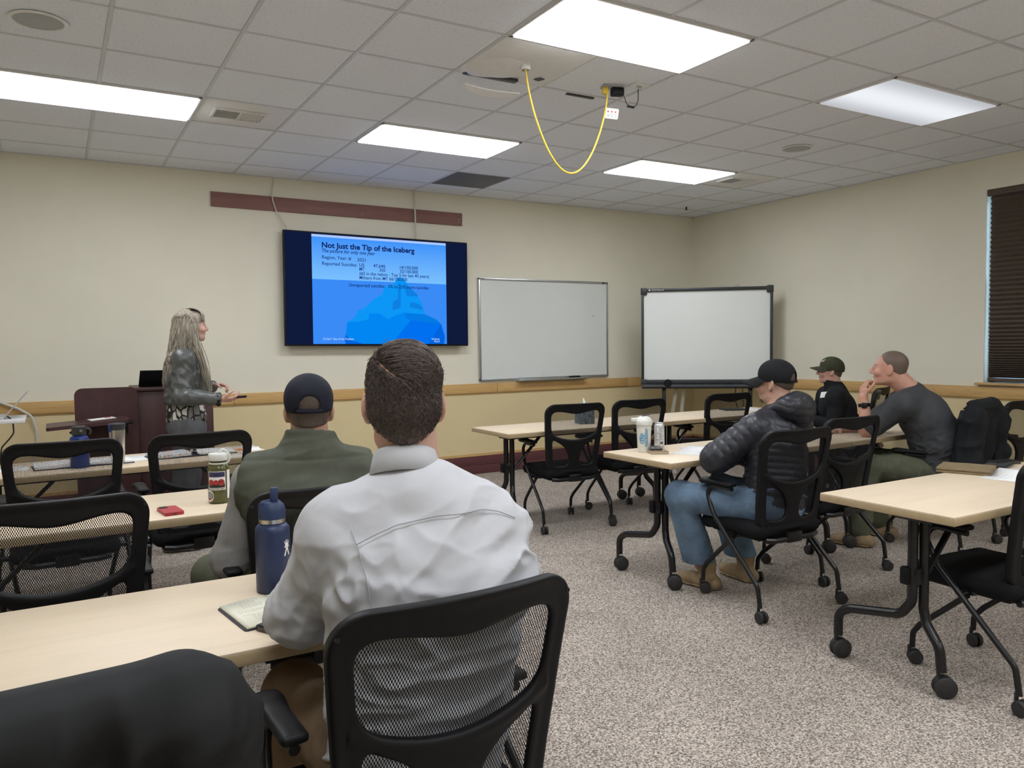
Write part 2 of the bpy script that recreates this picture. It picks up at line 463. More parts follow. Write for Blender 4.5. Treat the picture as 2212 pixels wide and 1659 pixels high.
# ================================================================ the setting
XR, YF, XL, YB, ZC = 6.43, 3.48, -3.3, -8.0, 3.09
RT, RB = 1.015, .912                     # chair rail
def struct(o): o['kind'] = 'structure'; return o
m = MB(); m.box(((XL+XR)/2, (YF+YB)/2, -.05), (XR-XL+.4, YF-YB+.4, .1)); struct(m.build('floor', 'carpet', smooth=None))
def two_tone(name, boxes):
    m = MB()
    for c, s, mi in boxes: m.box(c, s, mi=mi)
    return struct(m.build(name, ['paint_cream', 'paint_tan'], smooth=None))
ZM = .95
two_tone('wall_front', [(((XL+XR)/2, YF+.08, (ZM+ZC+.2)/2), (XR-XL+.4, .16, ZC+.2-ZM), 0), (((XL+XR)/2, YF+.08, ZM/2), (XR-XL+.4, .16, ZM), 1)])
two_tone('wall_left', [((XL-.08, (YF+YB)/2, (ZM+ZC+.2)/2), (.16, YF-YB, ZC+.2-ZM), 0), ((XL-.08, (YF+YB)/2, ZM/2), (.16, YF-YB, ZM), 1)])
two_tone('wall_back', [(((XL+XR)/2, YB-.08, (ZM+ZC+.2)/2), (XR-XL+.4, .16, ZC+.2-ZM), 0), (((XL+XR)/2, YB-.08, ZM/2), (XR-XL+.4, .16, ZM), 1)])
WY1, WY0, WZ0, WZ1 = -.277, -1.95, 1.05, 2.795      # window opening in the right wall
two_tone('wall_right', [((XR+.08, (YF+YB)/2, ZM/2), (.16, YF-YB, ZM), 1),
    ((XR+.08, (YF+WY1)/2, (ZM+ZC+.2)/2), (.16, YF-WY1, ZC+.2-ZM), 0), ((XR+.08, (YB+WY0)/2, (ZM+ZC+.2)/2), (.16, WY0-YB, ZC+.2-ZM), 0),
    ((XR+.08, (WY0+WY1)/2, (ZM+WZ0)/2), (.16, WY1-WY0, WZ0-ZM), 0), ((XR+.08, (WY0+WY1)/2, (WZ1+ZC+.2)/2), (.16, WY1-WY0, ZC+.2-WZ1), 0)])
# chair rail: a run of boards on each wall, each with its own joints
def rail(name, p0, p1, cuts, axis, mat):
    root = None
    for a, b in zip([p0]+cuts, cuts+[p1]):
        m = MB(); w = b-a-.003; c = (a+b)/2
        if axis == 'x': m.box((c, YF-.011, (RT+RB)/2), (w, .022, RT-RB), .003); m.box((c, YF-.006, RB-.006), (w, .012, .012), .002)
        else: m.box((XR-.011, c, (RT+RB)/2), (.022, w, RT-RB), .003); m.box((XR-.006, c, RB-.006), (.012, w, .012), .002)
        o = m.build('board', mat, root)
        if root is None: o.name = name; root = struct(o)
    return root
rail('trim_1', XL, XR-.02, [-1.35, .55, 2.05, 3.42, 5.3], 'x', 'rail_wood')
rail('trim_2', YB, YF-.03, [-5, -3, -.95, 1.35], 'y', 'rail_wood_side')
def base(name, horiz):
    m = MB(); w = (XR-XL) if horiz else (YF-YB)
    c = (XL+XR)/2 if horiz else (YF+YB)/2
    for z0, z1, d, mi in ((0, .105, .018, 0), (.105, .117, .024, 0), (.117, .2, .018, 0), (.2, .226, .02, 1)):
        if horiz: m.box((c, YF-d/2, (z0+z1)/2), (w, d, z1-z0), .002, mi=mi)
        else: m.box((XR-d/2, c, (z0+z1)/2), (d, w-.05, z1-z0), .002, mi=mi)
    return struct(m.build(name, ['base_maroon', 'rail_wood']))
base('baseboard_front', True); base('baseboard_right', False)

# ---- suspended ceiling: slab above, tiles and grid bars below
G = .6096
m = MB(); m.box(((XL+XR)/2, (YF+YB)/2, ZC+.11), (XR-XL+.3, YF-YB+.3, .1))
ceiling = struct(m.build('ceiling', 'acoustic_tile', smooth=None))
LIGHTS = [(-2, 2, 1), (2, 2, 1), (6, 2, 1), (2, -2, 1), (6, -2, 0), (-2, -2, 1), (-2, -6, 1), (2, -6, 1), (6, -6, 1), (-2, -10, 1), (2, -10, 1), (6, -10, 1)]  # panels outside the view repeat the pattern, unseen and added for their light
LITCELLS = {(c+k, r) for c, r, _ in LIGHTS for k in (0, 1)}
SPECIAL = {(2, -1), (0, 2), (8, 2), (4, 4)}
tile_meshes = {}
def tile_mesh(w, d):
    key = (round(w, 3), round(d, 3))
    if key not in tile_meshes:
        b = MB(); b.box((0, 0, .009), (w-.016, d-.016, .018), .004, segs=1)
        me = b.mesh('ceiling_tile'); me.materials.append(MATS['acoustic_tile']); tile_meshes[key] = me
    return tile_meshes[key]
for c in range(-6, 11):
    for r in range(-13, 6):
        if (c, r) in LITCELLS or (c, r) in SPECIAL: continue
        x0, x1 = max(c*G, XL), min((c+1)*G, XR); y0, y1 = max(r*G, YB), min((r+1)*G, YF)
        if x1-x0 < .05 or y1-y0 < .05: continue
        if r < -7: continue
        o = link('ceiling_tile', tile_mesh(x1-x0, y1-y0), None, ceiling); o.location = ((x0+x1)/2, (y0+y1)/2, ZC+random.uniform(0, .0015))
m = MB(); m.box(((XL+XR)/2, (YB-7*G)/2, ZC+.03), (XR-XL, -7*G-YB, .03)); m.build('ceiling_panel', 'acoustic_tile', ceiling, None)
for c in range(-5, 11):
    m = MB(); m.box((c*G, (YF+YB)/2, ZC+.003), (.019, YF-YB, .012), .001, segs=1); m.build('grid_bar', 'grid_white', ceiling, None)
for r in range(-13, 6):
    if r*G < YB: continue
    m = MB(); m.box(((XL+XR)/2, r*G, ZC+.0035), (XR-XL, .017, .012), .001, segs=1); m.build('grid_bar', 'grid_white', ceiling, None)
m = MB(); m.box(((XL+XR)/2, YF-.01, ZC+.001), (XR-XL, .02, .014)); m.box((XR-.01, (YF+YB)/2, ZC+.001), (.02, YF-YB, .014)); m.build('wall_angle', 'grid_white', ceiling, None)

# ---- recessed ceiling lights
def lens(name, strength):
    m = emit(name, (.955, .985, 1.035), strength); t = m.node_tree; e = [n for n in t.nodes if n.type == 'EMISSION'][0]
    # the tubes behind the prismatic lens: brighter along the middle, dimmer at the rim
    tc = t.nodes.new('ShaderNodeTexCoord'); sp = t.nodes.new('ShaderNodeSeparateXYZ'); t.links.new(tc.outputs['Object'], sp.inputs[0])
    a = t.nodes.new('ShaderNodeMath'); a.operation = 'ABSOLUTE'; t.links.new(sp.outputs[1], a.inputs[0])
    mr = t.nodes.new('ShaderNodeMapRange'); t.links.new(a.outputs[0], mr.inputs[0]); mr.interpolation_type = 'SMOOTHSTEP'
    mr.inputs[1].default_value = .02; mr.inputs[2].default_value = .30; mr.inputs[3].default_value = strength*1.25; mr.inputs[4].default_value = strength*.72
    t.links.new(mr.outputs[0], e.inputs[1])
lens('lens_lit', TROFFER); lens('lens_dim', TROFFER_DIM)
where = {(-2, 2): 'brightly lit ceiling panel at the far left, nearest the front wall', (2, 2): 'brightly lit ceiling panel between the yellow cord and the television',
         (6, 2): 'brightly lit ceiling panel beyond the yellow cord, above the two boards', (2, -2): 'largest brightly lit ceiling panel at the top, beside the projector plate',
         (6, -2): 'dimmed ceiling panel at upper right with a soft central glow'}
for c, r, lit in LIGHTS:
    t = thing('ceiling_light', where.get((c, r)) or {-2: 'unseen lit ceiling panel over the middle left table, just above the frame', -6: 'unseen ceiling panel added for light over the viewer, %s column', -10: 'unseen ceiling panel added for light far behind the viewer, %s column'}[r].replace('%s', {-2: 'left', 2: 'centre', 6: 'right'}[c]), 'light', ((c+1)*G, (r+.5)*G, ZC), 0, 'recessed ceiling lights')
    L, W = 2*G-.02, G-.02
    m = MB()
    for s in (-1, 1):
        m.box((0, s*(W/2-.011), .002), (L, .022, .024), .002); m.box((s*(L/2-.011), 0, .002), (.022, W, .024), .002)
    m.box((0, 0, .02), (L, W, .01))
    m.build('frame', 'fixture_white', t)
    m = MB(); m.box((0, 0, -.009), (L-.04, W-.04, .014)); m.build('diffuser', 'lens_lit' if lit else 'lens_dim', t, None)  # lens dropped below the tiles so its glowing sides brighten the ceiling

# ---- things set into the ceiling
def speaker(x, y, label):
    t = thing('ceiling_speaker', label, 'speaker', (x, y, ZC), 0, 'round ceiling speakers')
    m = MB(); m.lathe([(0, .004), (.105, .004), (.125, -.002), (.13, -.006), (.113, -.011), (.11, -.006)], segs=40); m.build('rim', 'fixture_white', t)
    m = MB(); m.lathe([(0, -.012), (.08, -.010), (.112, -.005)], segs=40); m.build('grille', 'fixture_grey', t)
speaker(-.914, .335, 'round grey ceiling speaker at the upper left corner'); speaker(4.6, .31, 'round grey ceiling speaker beside the dimmed light panel')
def vent(cx, cy, label, flip=1):
    t = thing('air_vent', label, 'vent', (cx, cy, ZC), 0, 'ceiling air vents')
    m = MB(); m.box((0, 0, .008), (G-.02, G-.02, .012), .002); m.build('panel', 'fixture_white', t)
    m = MB(); ox = -.03*flip
    for s in (-1, 1): m.box((ox, s*.105, -.005), (.35, .018, .014), .003); m.box((ox+s*.168, 0, -.005), (.018, .225, .014), .003)
    m.box((ox, 0, -.005), (.012, .2, .012))
    m.build('frame', 'fixture_white', t)
    m = MB(); m.box((ox, 0, .0), (.33, .2, .004)); m.build('throat', 'return_grille', t)
    for k in range(8):
        m = MB(); m.box((ox-.083, -.088+k*.025, -.005), (.148, .003, .016), 0, Euler((-.8*flip, 0, 0))); m.build('slat', 'fixture_white', t, None)
        m = MB(); m.box((ox+.083-.065+k*.0185, 0, -.005), (.003, .19, .016), 0, Euler((0, -.75, 0))); m.build('slat', 'fixture_white', t, None)
vent(.305, 1.524, 'white air vent beside the light panel at far left'); vent(5.2, 1.524, 'white air vent beside the far light panel above the boards')
m = MB(); m.box((0, 0, .004), (G-.02, G-.02, .008), .001)
tag(m.build('return_air_panel', 'return_grille', loc=(4.5*G, 4.5*G, ZC-.004)), 'dark grey return air panel in the ceiling above the television', 'vent')
t = thing('sprinkler_head', 'small dark sprinkler head in the ceiling near the far corner', 'sprinkler', (5.76, 2.9, ZC))
m = MB(); m.lathe([(.0, -.005), (.035, -.004), (.04, .003), (0, .003)], segs=20); m.build('plate', 'fixture_white', t)
m = MB(); m.cyl((0, 0, -.02), .009, .03); m.cyl((0, 0, -.038), .022, .004); m.build('head', 'black_metal', t)

# projector plate with hanging cord
t = thing('projector_plate', 'white ceiling projector plate with a bulged housing and hanging flap', 'projector mount', (2.5*G, -.5*G, ZC))
m = MB(); m.box((0, 0, .002), (G-.016, G-.016, .016), .002); m.build('plate', 'fixture_white', t)
f = Field((-.36, -.2, -.09), (.16, .40, .03), .006)
f.ell((-.10, .12, .012), (.20, .17, .05), k=.01); f.ell((-.20, .20, .005), (.11, .12, .035), k=.03); f.half((0, 0, .012), (0, 0, 1))
sdf_obj('housing', f, 'fixture_white', t)
m = MB()
arc = [(-.27+.38*k/16, .235+.055*math.sin(PI*k/16)) for k in range(17)]
lo = [(-.27+.38*k/16, .20+.018*math.sin(PI*k/16)) for k in range(17)]
m.prism(arc+lo[::-1], .006, Matrix.Translation((0, .05, -.042)) @ Matrix.Rotation(-.25, 4, 'X')); m.build('flap', 'fixture_white', t)
m = MB(); m.box((-.085, .262, -.012), (.36, .05, .022), .004); m.build('slot', 'board_frame', t)
m = MB(); m.box((.21, .18, -.0075), (.045, .05, .004), 0, Euler((0, 0, .3))); m.build('label_patch', 'board_frame', t)
m = MB(); m.lathe([(0, .0), (.03, .0), (.032, -.02), (.028, -.038), (.022, -.04), (.02, -.02), (0, -.018)], c=(0.0, .0, -.002), segs=24); m.build('cord_outlet', 'fixture_white', t)
m = MB()
p0, p1 = np.array((1.525, -.305, ZC-.03)), np.array((2.175, -.24, ZC-.05))
pts = []
for k in range(41):
    s = k/40; q = p0*(1-s)+p1*s
    sag = 4*s*(1-s); sh = .555*(sag**.72)
    pts.append((q[0]+.04*math.sin(PI*s)*(.5-s), q[1], q[2]-sh))
m.tube(pts, .0058, 8); o = m.build('hanging_cord', 'cable_yellow'); tag(o, 'yellow power cord hanging in a loop from the ceiling', 'cord')
t = thing('cord_label', 'white warning tag on the yellow hanging cord', 'tag', (2.160, -.248, ZC-.19), math.radians(-35))
m = MB(); m.prism(rrect(.085, .065, .008), .0012, Matrix.Translation((.03, 0, 0)) @ Matrix.Rotation(.15, 4, 'Y') @ Matrix.Rotation(PI/2, 4, 'X')); m.build('card', 'paper', t)
plain('print_red', (.5, .05, .04), .6); plain('print_grey', (.3, .3, .3), .6)
for k in range(3):
    m = MB(); m.cyl((.008+k*.023, -.0018, .014-.003*k), .0055, .001, Euler((PI/2, 0, 0)), 12); m.build('warning_mark', 'print_red', t)
    m = MB()
    for j in range(4): m.box((.008+k*.023, -.0018, -.002-j*.006-.003*k), (.016, .001, .0025))
    m.build('print_line', 'print_grey', t, None)
t = thing('power_adapter', 'black power adapter plugged into a ceiling outlet box', 'adapter', (2.235, -.22, ZC), math.radians(-20))
m = MB(); m.box((-.01, 0, -.005), (.13, .08, .012), .003); m.build('outlet_plate', 'fixture_grey', t)
m = MB(); m.box((-.055, 0, -.03), (.035, .035, .045), .005); m.build('cord_plug', 'cable_yellow', t)
m = MB(); m.box((.025, 0, -.035), (.08, .055, .05), .008); m.build('body', 'black_plastic', t)
m = MB(); m.tube([(.06, 0, -.045), (.075, 0, -.07), (.085, 0, -.1), (.11, 0, -.125), (.15, 0, -.12), (.165, 0, -.08), (.165, 0, -.01)], .003, 6, .02); m.build('lead', 'cable_black', t)
m = MB(); m.box((.115, 0, -.124), (.05, .012, .014), .004, Euler((0, .15, 0))); m.build('lead_block', 'black_plastic', t)
t = thing('jack_plate', 'small white jack plate in the ceiling next to the adapter', 'outlet', (2.37, -.31, ZC), 0)
m = MB(); m.box((0, 0, -.003), (.12, .08, .008), .002); m.build('plate', 'fixture_white', t)
m = MB(); m.box((0, 0, -.008), (.03, .02, .004)); m.build('socket', 'fixture_grey', t)
m = MB(); m.box((2.155, .035, ZC-.004), (.215, .025, .008), .001); tag(m.build('ceiling_slot', 'board_frame'), 'short black slot in the ceiling beside the yellow cord', 'slot')

# ---- window with pleated blind
w = struct(thing('window_1', 'tall window with a brown pleated blind on the right wall', 'window', (0, 0, 0)))
del w['category']
m = MB(); m.box((XR+.12, WY1-.02, (WZ0+WZ1)/2), (.06, .04, WZ1-WZ0)); m.box((XR+.12, WY0+.02, (WZ0+WZ1)/2), (.06, .04, WZ1-WZ0))
m.box((XR+.12, (WY0+WY1)/2, WZ0+.02), (.06, WY1-WY0, .04)); m.box((XR+.12, (WY0+WY1)/2, WZ1-.02), (.06, WY1-WY0, .04)); m.box((XR+.12, (WY0+WY1)/2, (WZ0+WZ1)/2), (.04, .04, WZ1-WZ0))
m.build('window_frame', 'fixture_grey', w, None)
t_ = NT('glass'); t_.set((1, 1, 1), .02); t_.b.inputs['Transmission Weight'].default_value = 1; t_.b.inputs['IOR'].default_value = 1.45
for yy in (WY1-.43, WY0+.43):
    m = MB(); m.box((XR+.125, yy, (WZ0+WZ1)/2), (.006, .78, WZ1-WZ0-.08)); m.build('pane', 'glass', w, None)
m = MB(); m.box((XR-.02, (WY0+WY1)/2, WZ0-.010), (.075, WY1-WY0+.11, .02), .004); struct(m.build('window_sill', 'rail_wood_side', w))
bl = thing('pleated_blind', 'dark brown pleated blind closed over the right window', 'blind', (XR+.03, 0, 0))
yA, yB = WY1-.028, WY0+.01
m = MB(); m.box((0, (WY1+WY0)/2, WZ1-.03), (.05, WY1-WY0-.006, .055), .004); m.build('headrail', 'blind_fabric', bl)
zs = [WZ0+.045]; d = .013
while zs[-1] < WZ1-.07: zs.append(zs[-1]+d); d = min(.043, d*1.06)
zs[-1] = WZ1-.058
for a, b in zip(zs[:-1], zs[1:]):
    m = MB(); m.prism([(.014, a), (-.016, (a+b)/2), (.014, b), (.010, b), (-.012, (a+b)/2), (.010, a)], yA-yB, Matrix(((1, 0, 0, 0), (0, 0, -1, yA), (0, 1, 0, 0), (0, 0, 0, 1))))
    m.build('pleat', 'blind_fabric', bl, None)
m = MB(); m.box((0, (yA+yB)/2, WZ0+.028), (.04, yA-yB, .03), .004); m.build('bottom_rail', 'blind_fabric', bl)
# ================================================================ front wall things
plain('print_black', (.02, .02, .02), .6); plain('print_blue', (.06, .25, .5), .6)
def on_front(u, v, d=0): return (u, YF-d, v)
m = MB(); m.box((0, 0, 0), (2.607, .018, .137), .002); o = m.build('wall_board', 'red_board', loc=(1.703, YF-.010, 2.829)); o.rotation_euler = (0, math.radians(.32), 0)
tag(o, 'long dark reddish wooden board on the wall above the television', 'board')
for x, z in ((.16, -.03), (1.26, .0), (1.26, -.03)):
    s_ = MB(); s_.cyl((x, -.0095, z), .004, .002, Euler((PI/2, 0, 0)), 8); s_.build('screw', 'steel', o)
m = MB(); m.tube([(.985, YF-.006, ZC), (.968, YF-.012, 2.99), (.955, YF-.03, 2.93), (.962, YF-.032, 2.86), (.99, YF-.032, 2.77), (1.03, YF-.03, 2.70), (1.075, YF-.05, 2.62), (1.10, YF-.06, 2.50)], .0065, 8, .08)
tag(m.build('wall_cable', 'cable_white'), 'curved white cable dropping from the ceiling to the television left end', 'cable')
m = MB(); m.tube([(2.44, YF-.03, ZC), (2.448, YF-.03, 2.5)], .009, 8)
tag(m.build('wall_cable', 'cable_white'), 'straight white cable channel from ceiling to the television right side', 'cable')

# ---- television with the slide
TVW, TVH = 1.985, 1.122
tv = thing('television', 'large wall-mounted television showing a blue iceberg slide', 'television', (1.025, YF-.12, 1.462)); tv.rotation_euler = (math.radians(-.8), math.radians(.62), 0)
m = MB(); m.box((TVW/2, .03, TVH/2), (TVW, .05, TVH), .006); m.box((TVW/2, .07, TVH/2), (.9, .04, .5)); m.build('casing', 'black_plastic', tv)
k_ = 1/2**EXPOSURE
def scr(name, r, g, b): c = srgb(r, g, b); return emit(name, tuple(x*k_ for x in c), 1)
scr('screen_bar', 16, 26, 58); scr('slide_sea', 58, 139, 246); scr('slide_strip', 172, 200, 255)
m_ = scr('slide_sky', 120, 190, 252); t = m_.node_tree; e = [n for n in t.nodes if n.type == 'EMISSION'][0]
tc = t.nodes.new('ShaderNodeTexCoord'); sp = t.nodes.new('ShaderNodeSeparateXYZ'); t.links.new(tc.outputs['Object'], sp.inputs[0])
rp = t.nodes.new('ShaderNodeValToRGB'); mr = t.nodes.new('ShaderNodeMapRange'); t.links.new(sp.outputs[2], mr.inputs[0]); mr.inputs[1].default_value = .66; mr.inputs[2].default_value = 1.08
t.links.new(mr.outputs[0], rp.inputs[0]); rp.color_ramp.elements[0].color = (*srgb(122, 192, 254), 1); rp.color_ramp.elements[1].color = (*srgb(62, 146, 250), 1); t.links.new(rp.outputs[0], e.inputs[0])
scr('ice_light', 12, 150, 246); scr('ice_shard', 14, 128, 226); scr('ice_mid', 2, 134, 242); scr('ice_right', 4, 122, 228); scr('ice_deep', 0, 112, 240); scr('ice_dark', 0, 100, 222)
scr('ink', 20, 42, 105); scr('ink_soft', 26, 56, 135); scr('ink_white', 165, 205, 255)
def quad(name, mat, x0, x1, z0, z1, y): 
    me = bpy.data.meshes.new(name); me.from_pydata([(x0, y, z0), (x1, y, z0), (x1, y, z1), (x0, y, z1)], [], [(0, 1, 2, 3)])
    return link(name, me, mat, tv)
quad('screen', 'screen_bar', .012, TVW-.012, .016, TVH-.012, .0045)
SX0, SX1, SZ0, SZ1 = .272, 1.725, .020, 1.098
SW, SH = SX1-SX0, SZ1-SZ0
hz = SZ1-.407*SH
slide = quad('slide', 'slide_sky', SX0, SX1, hz, SZ1-.022*SH, .0040); quad('slide_sea', 'slide_sea', SX0, SX1, SZ0, hz, .0040); quad('slide_strip', 'slide_strip', SX0, SX1, SZ1-.022*SH, SZ1, .0040)
def st(x, y):                       # from measured slide coordinates to the screen plane
    top = 103+(x-518)*.0753; r = 1872-22*(y-205)/1008
    return (SX0+SW*(x-517)/(r-517), SZ1-SH*(y-top)/(1213-top))
def poly(mat, pts, y):
    v = [(*st(*p),) for p in pts]; bm = bmesh.new(); vs_ = [bm.verts.new((a, y, b)) for a, b in v]; f_ = bm.faces.new(vs_); bmesh.ops.triangulate(bm, faces=[f_])
    me = bpy.data.meshes.new('iceberg_facet'); bm.to_mesh(me); bm.free(); return link('iceberg_facet', me, mat, slide)
poly('ice_light', [(838, 990), (905, 950), (950, 868), (1005, 855), (1110, 755), (1190, 712), (1210, 640), (1305, 610), (1345, 548), (1385, 540), (1425, 575), (1450, 625), (1520, 690), (1552, 715), (1560, 760), (1580, 770), (1578, 805), (1600, 870), (1625, 915), (1405, 898), (1315, 925), (1240, 962), (1170, 950), (1148, 905), (1047, 908), (1047, 962), (935, 992)], .0036)
poly('ice_shard', [(1350, 600), (1378, 600), (1372, 845), (1285, 875), (1292, 790), (1345, 755)], .0033)
poly('ice_shard', [(1410, 600), (1440, 620), (1548, 712), (1552, 735), (1435, 730)], .0033)
poly('ice_shard', [(1475, 792), (1530, 800), (1595, 835), (1595, 870), (1462, 840)], .0033)
poly('ice_mid', [(838, 990), (935, 992), (1047, 962), (1047, 908), (1148, 905), (1170, 950), (1240, 962), (1315, 925), (1405, 898), (1430, 950), (1470, 975), (1450, 1040), (1400, 1110), (1265, 1213), (990, 1213), (880, 1180), (820, 1120)], .0035)
poly('ice_right', [(1405, 898), (1625, 915), (1740, 965), (1792, 1012), (1470, 975), (1430, 955)], .0034)
poly('ice_deep', [(1470, 975), (1792, 1012), (1715, 1150), (1650, 1213), (1265, 1213), (1400, 1110), (1450, 1040)], .0034)
poly('ice_dark', [(1792, 1012), (1830, 1140), (1818, 1213), (1650, 1213), (1715, 1150)], .0034)
poly('ice_dark', [(820, 1120), (880, 1180), (990, 1213), (820, 1213), (805, 1165)], .0033)
def slide_text(body, s0, s1, tb, size, mat='ink_soft', bold=.0006, shear=0):
    me = text_mesh(body, size, (s1-s0)*SW, bold, shear)
    warp(me, lambda c: np.stack([SX0+s0*SW+c[:, 0], np.full(len(c), .0030), SZ1-tb*SH+c[:, 1]], 1))
    return link('slide_text', me, mat, slide)
slide_text('Not Just the Tip of the Iceberg', .07, .75, .117, .075, 'ink', .0024)
slide_text('The picture for only one year', .07, .45, .160, .050, 'ink_soft', .0008, .25)
slide_text('Region, Year: #', .07, .275, .219, .047); slide_text('2021', .318, .38, .226, .047)
slide_text('Reported Suicides:', .07, .317, .276, .047); slide_text('US', .333, .370, .274, .047); slide_text('47,646', .435, .525, .274, .047); slide_text('14/100,000', .635, .775, .276, .047)
slide_text('MT', .333, .370, .312, .047); slide_text('350', .480, .525, .312, .047); slide_text('32/100,000', .635, .775, .314, .047)
slide_text('(#2 in the nation - Top 5 for last 40 years)', .333, .862, .352, .047); slide_text('Military from MT 66/100,000', .333, .69, .392, .047)
slide_text('Unreported suicides:', .255, .52, .464, .047, 'ink'); slide_text('5% to 25% more suicides', .545, .857, .464, .047, 'ink')
slide_text('E.3.2a-F  Size of the Problem', .07, .285, .963, .030, 'ink_white'); slide_text('Workbook', .875, .94, .960, .030, 'ink_white'); slide_text('Page 8', .897, .94, .983, .030, 'ink_white')
emit('led_white', (.8, .9, 1), 1.2*k_)
m = MB(); m.box((TVW*.53, .003, .008), (.03, .003, .008)); m.build('standby_light', 'led_white', tv, None)

# ---- wall whiteboard
wb = thing('whiteboard', 'wall-mounted whiteboard with an aluminium frame beside the television', 'whiteboard', (4.09, YF-.012, 1.62))
W_, H_ = 1.795, 1.155
m = MB(); m.box((0, -.002, 0), (W_-.03, .012, H_-.03)); m.build('writing_surface', 'whiteboard', wb)
for s in (-1, 1):
    m = MB(); m.box((0, -.004, s*(H_/2-.012)), (W_, .028, .026), .004); m.build('frame_bar', 'alu_frame', wb)
    m = MB(); m.box((s*(W_/2-.012), -.004, 0), (.024, .028, H_), .004); m.build('frame_bar', 'alu_frame', wb)
m = MB(); m.box((.06, -.045, -H_/2-.012), (.96, .07, .010), .003); m.box((.06, -.08, -H_/2-.004), (.96, .008, .02), .003); m.build('pen_tray', 'alu_frame', wb)
m = MB(); m.box((W_/2-.07, -.0185, H_/2-.014), (.04, .002, .014)); m.build('corner_badge', 'print_black', wb)
m = MB(); m.box((-W_/2+.05, -.0185, H_/2-.012), (.05, .002, .007)); m.build('corner_badge', 'print_black', wb)
m = MB()
for a, b in (((.66, .155), (.672, .175)), ((.672, .175), (.675, .15)), ((.69, .16), (.70, .15))): m.tube([(a[0], -.0085, a[1]), (b[0], -.0085, b[1])], .002, 4)
m.tube([(-.08, -.0085, -.54), (-.03, -.0085, -.51)], .0015, 4)
tag(m.build('pen_mark', 'print_grey', wb), kind='stuff')
t = thing('board_eraser', 'black felt eraser lying on the whiteboard tray', 'eraser', (4.46, YF-.06, 1.041))
m = MB(); m.box((0, 0, .006), (.14, .05, .012), .003); m.build('felt', 'seat_fabric', t)
m = MB(); m.box((0, 0, .018), (.14, .045, .014), .005); m.build('back', 'black_plastic', t)

# ---- interactive board on a mobile stand, across the corner
A_, B_ = Vector((5.055, 2.90, 0)), Vector((6.19, 1.95, 0)); ang = math.atan2(B_.y-A_.y, B_.x-A_.x); IW = (B_-A_).length
ib = thing('interactive_board', 'freestanding interactive whiteboard with black frame in the corner', 'whiteboard', A_, ang)
z0, z1 = .985, 2.078
m = MB(); m.box((IW/2, .012, (z0+z1)/2), (IW-.05, .02, z1-z0-.03)); m.build('screen', 'projection_white', ib)
for zz, hh in ((z1-.018, .038), (z0+.005, .05)):
    m = MB(); m.box((IW/2, .0, zz), (IW, .045, hh), .008); m.build('frame_bar', 'board_frame', ib)
for xx in (.014, IW-.014):
    m = MB(); m.box((xx, 0, (z0+z1)/2), (.03, .045, z1-z0), .006); m.build('frame_bar', 'board_frame', ib)
for xx in (.03, IW-.03):
    m = MB(); m.box((xx, -.001, z1-.03), (.075, .052, .085), .01); m.build('corner_cap', 'board_frame', ib); m = MB(); m.box((xx, -.001, z0+.0), (.075, .052, .07), .01); m.build('corner_cap', 'board_frame', ib)
me = text_mesh('TEAM Board', .026, .14); warp(me, lambda c: np.stack([.115+c[:, 0], np.full(len(c), -.0235), z1-.026+c[:, 1]], 1)); link('lettering', me, 'paper', ib)
m = MB(); m.box((.095, -.0232, z1-.018), (.018, .001, .016)); m.build('logo_square', 'paper', ib, None)
tr = MB(); tr.prism([(0, 0), (-.085, -.005), (-.09, -.03), (-.07, -.05), (0, -.05)], IW-.01, Matrix(((0, 0, 1, .005), (1, 0, 0, -.015), (0, 1, 0, z0-.02), (0, 0, 0, 1)))); tr = tr.build('pen_tray', 'board_frame', ib)
for k in range(4):
    m = MB(); m.box((.48+k*.165, -.062, z0-.024), (.13, .02, .012), .004); m.build('pen_slot', 'black_plastic', ib)
m = MB(); m.lathe([(0, -.012), (.036, -.012), (.044, -.006), (.044, .006), (.036, .012), (0, .012)], (.30, -.105, z0-.004), 28, Euler((PI/2, 0, 0))); m.build('speaker_knob', 'black_plastic', ib)
m = MB(); m.box((IW-.13, -.104, z0-.045), (.12, .004, .012)); m.build('label_strip', 'paper', ib)
for xx in (.26, IW-.24):
    m = MB(); m.box((xx, .03, .52), (.045, .03, 1.0), .004); m.build('stand_post', 'black_metal', ib)
    m = MB(); m.box((xx, .03, .085), (.05, .62, .04), .006); m.build('stand_foot', 'black_metal', ib)
    for yy in (-.26, .30):
        m = MB(); m.cyl((xx, yy, .034), .032, .03, Euler((0, PI/2, 0)), 18, .004); m.box((xx, yy, .06), (.035, .03, .03), .004); m.build('caster', 'wheel_rubber', ib)
m = MB(); m.box((IW/2, .03, .30), (IW-.5, .03, .05), .004); m.build('stand_crossbar', 'black_metal', ib)
m = MB(); m.tube([(IW-.40, .01, z0-.05), (IW-.42, .02, .8), (IW-.36, .03, .62), (IW-.38, .05, .3), (IW-.3, .1, .02)], .005, 6, .1); m.tube([(IW-.33, .01, z0-.05), (IW-.32, .02, .7), (IW-.29, .03, .4), (IW-.2, .1, .02)], .004, 6, .1); m.build('cable', 'cable_black', ib)
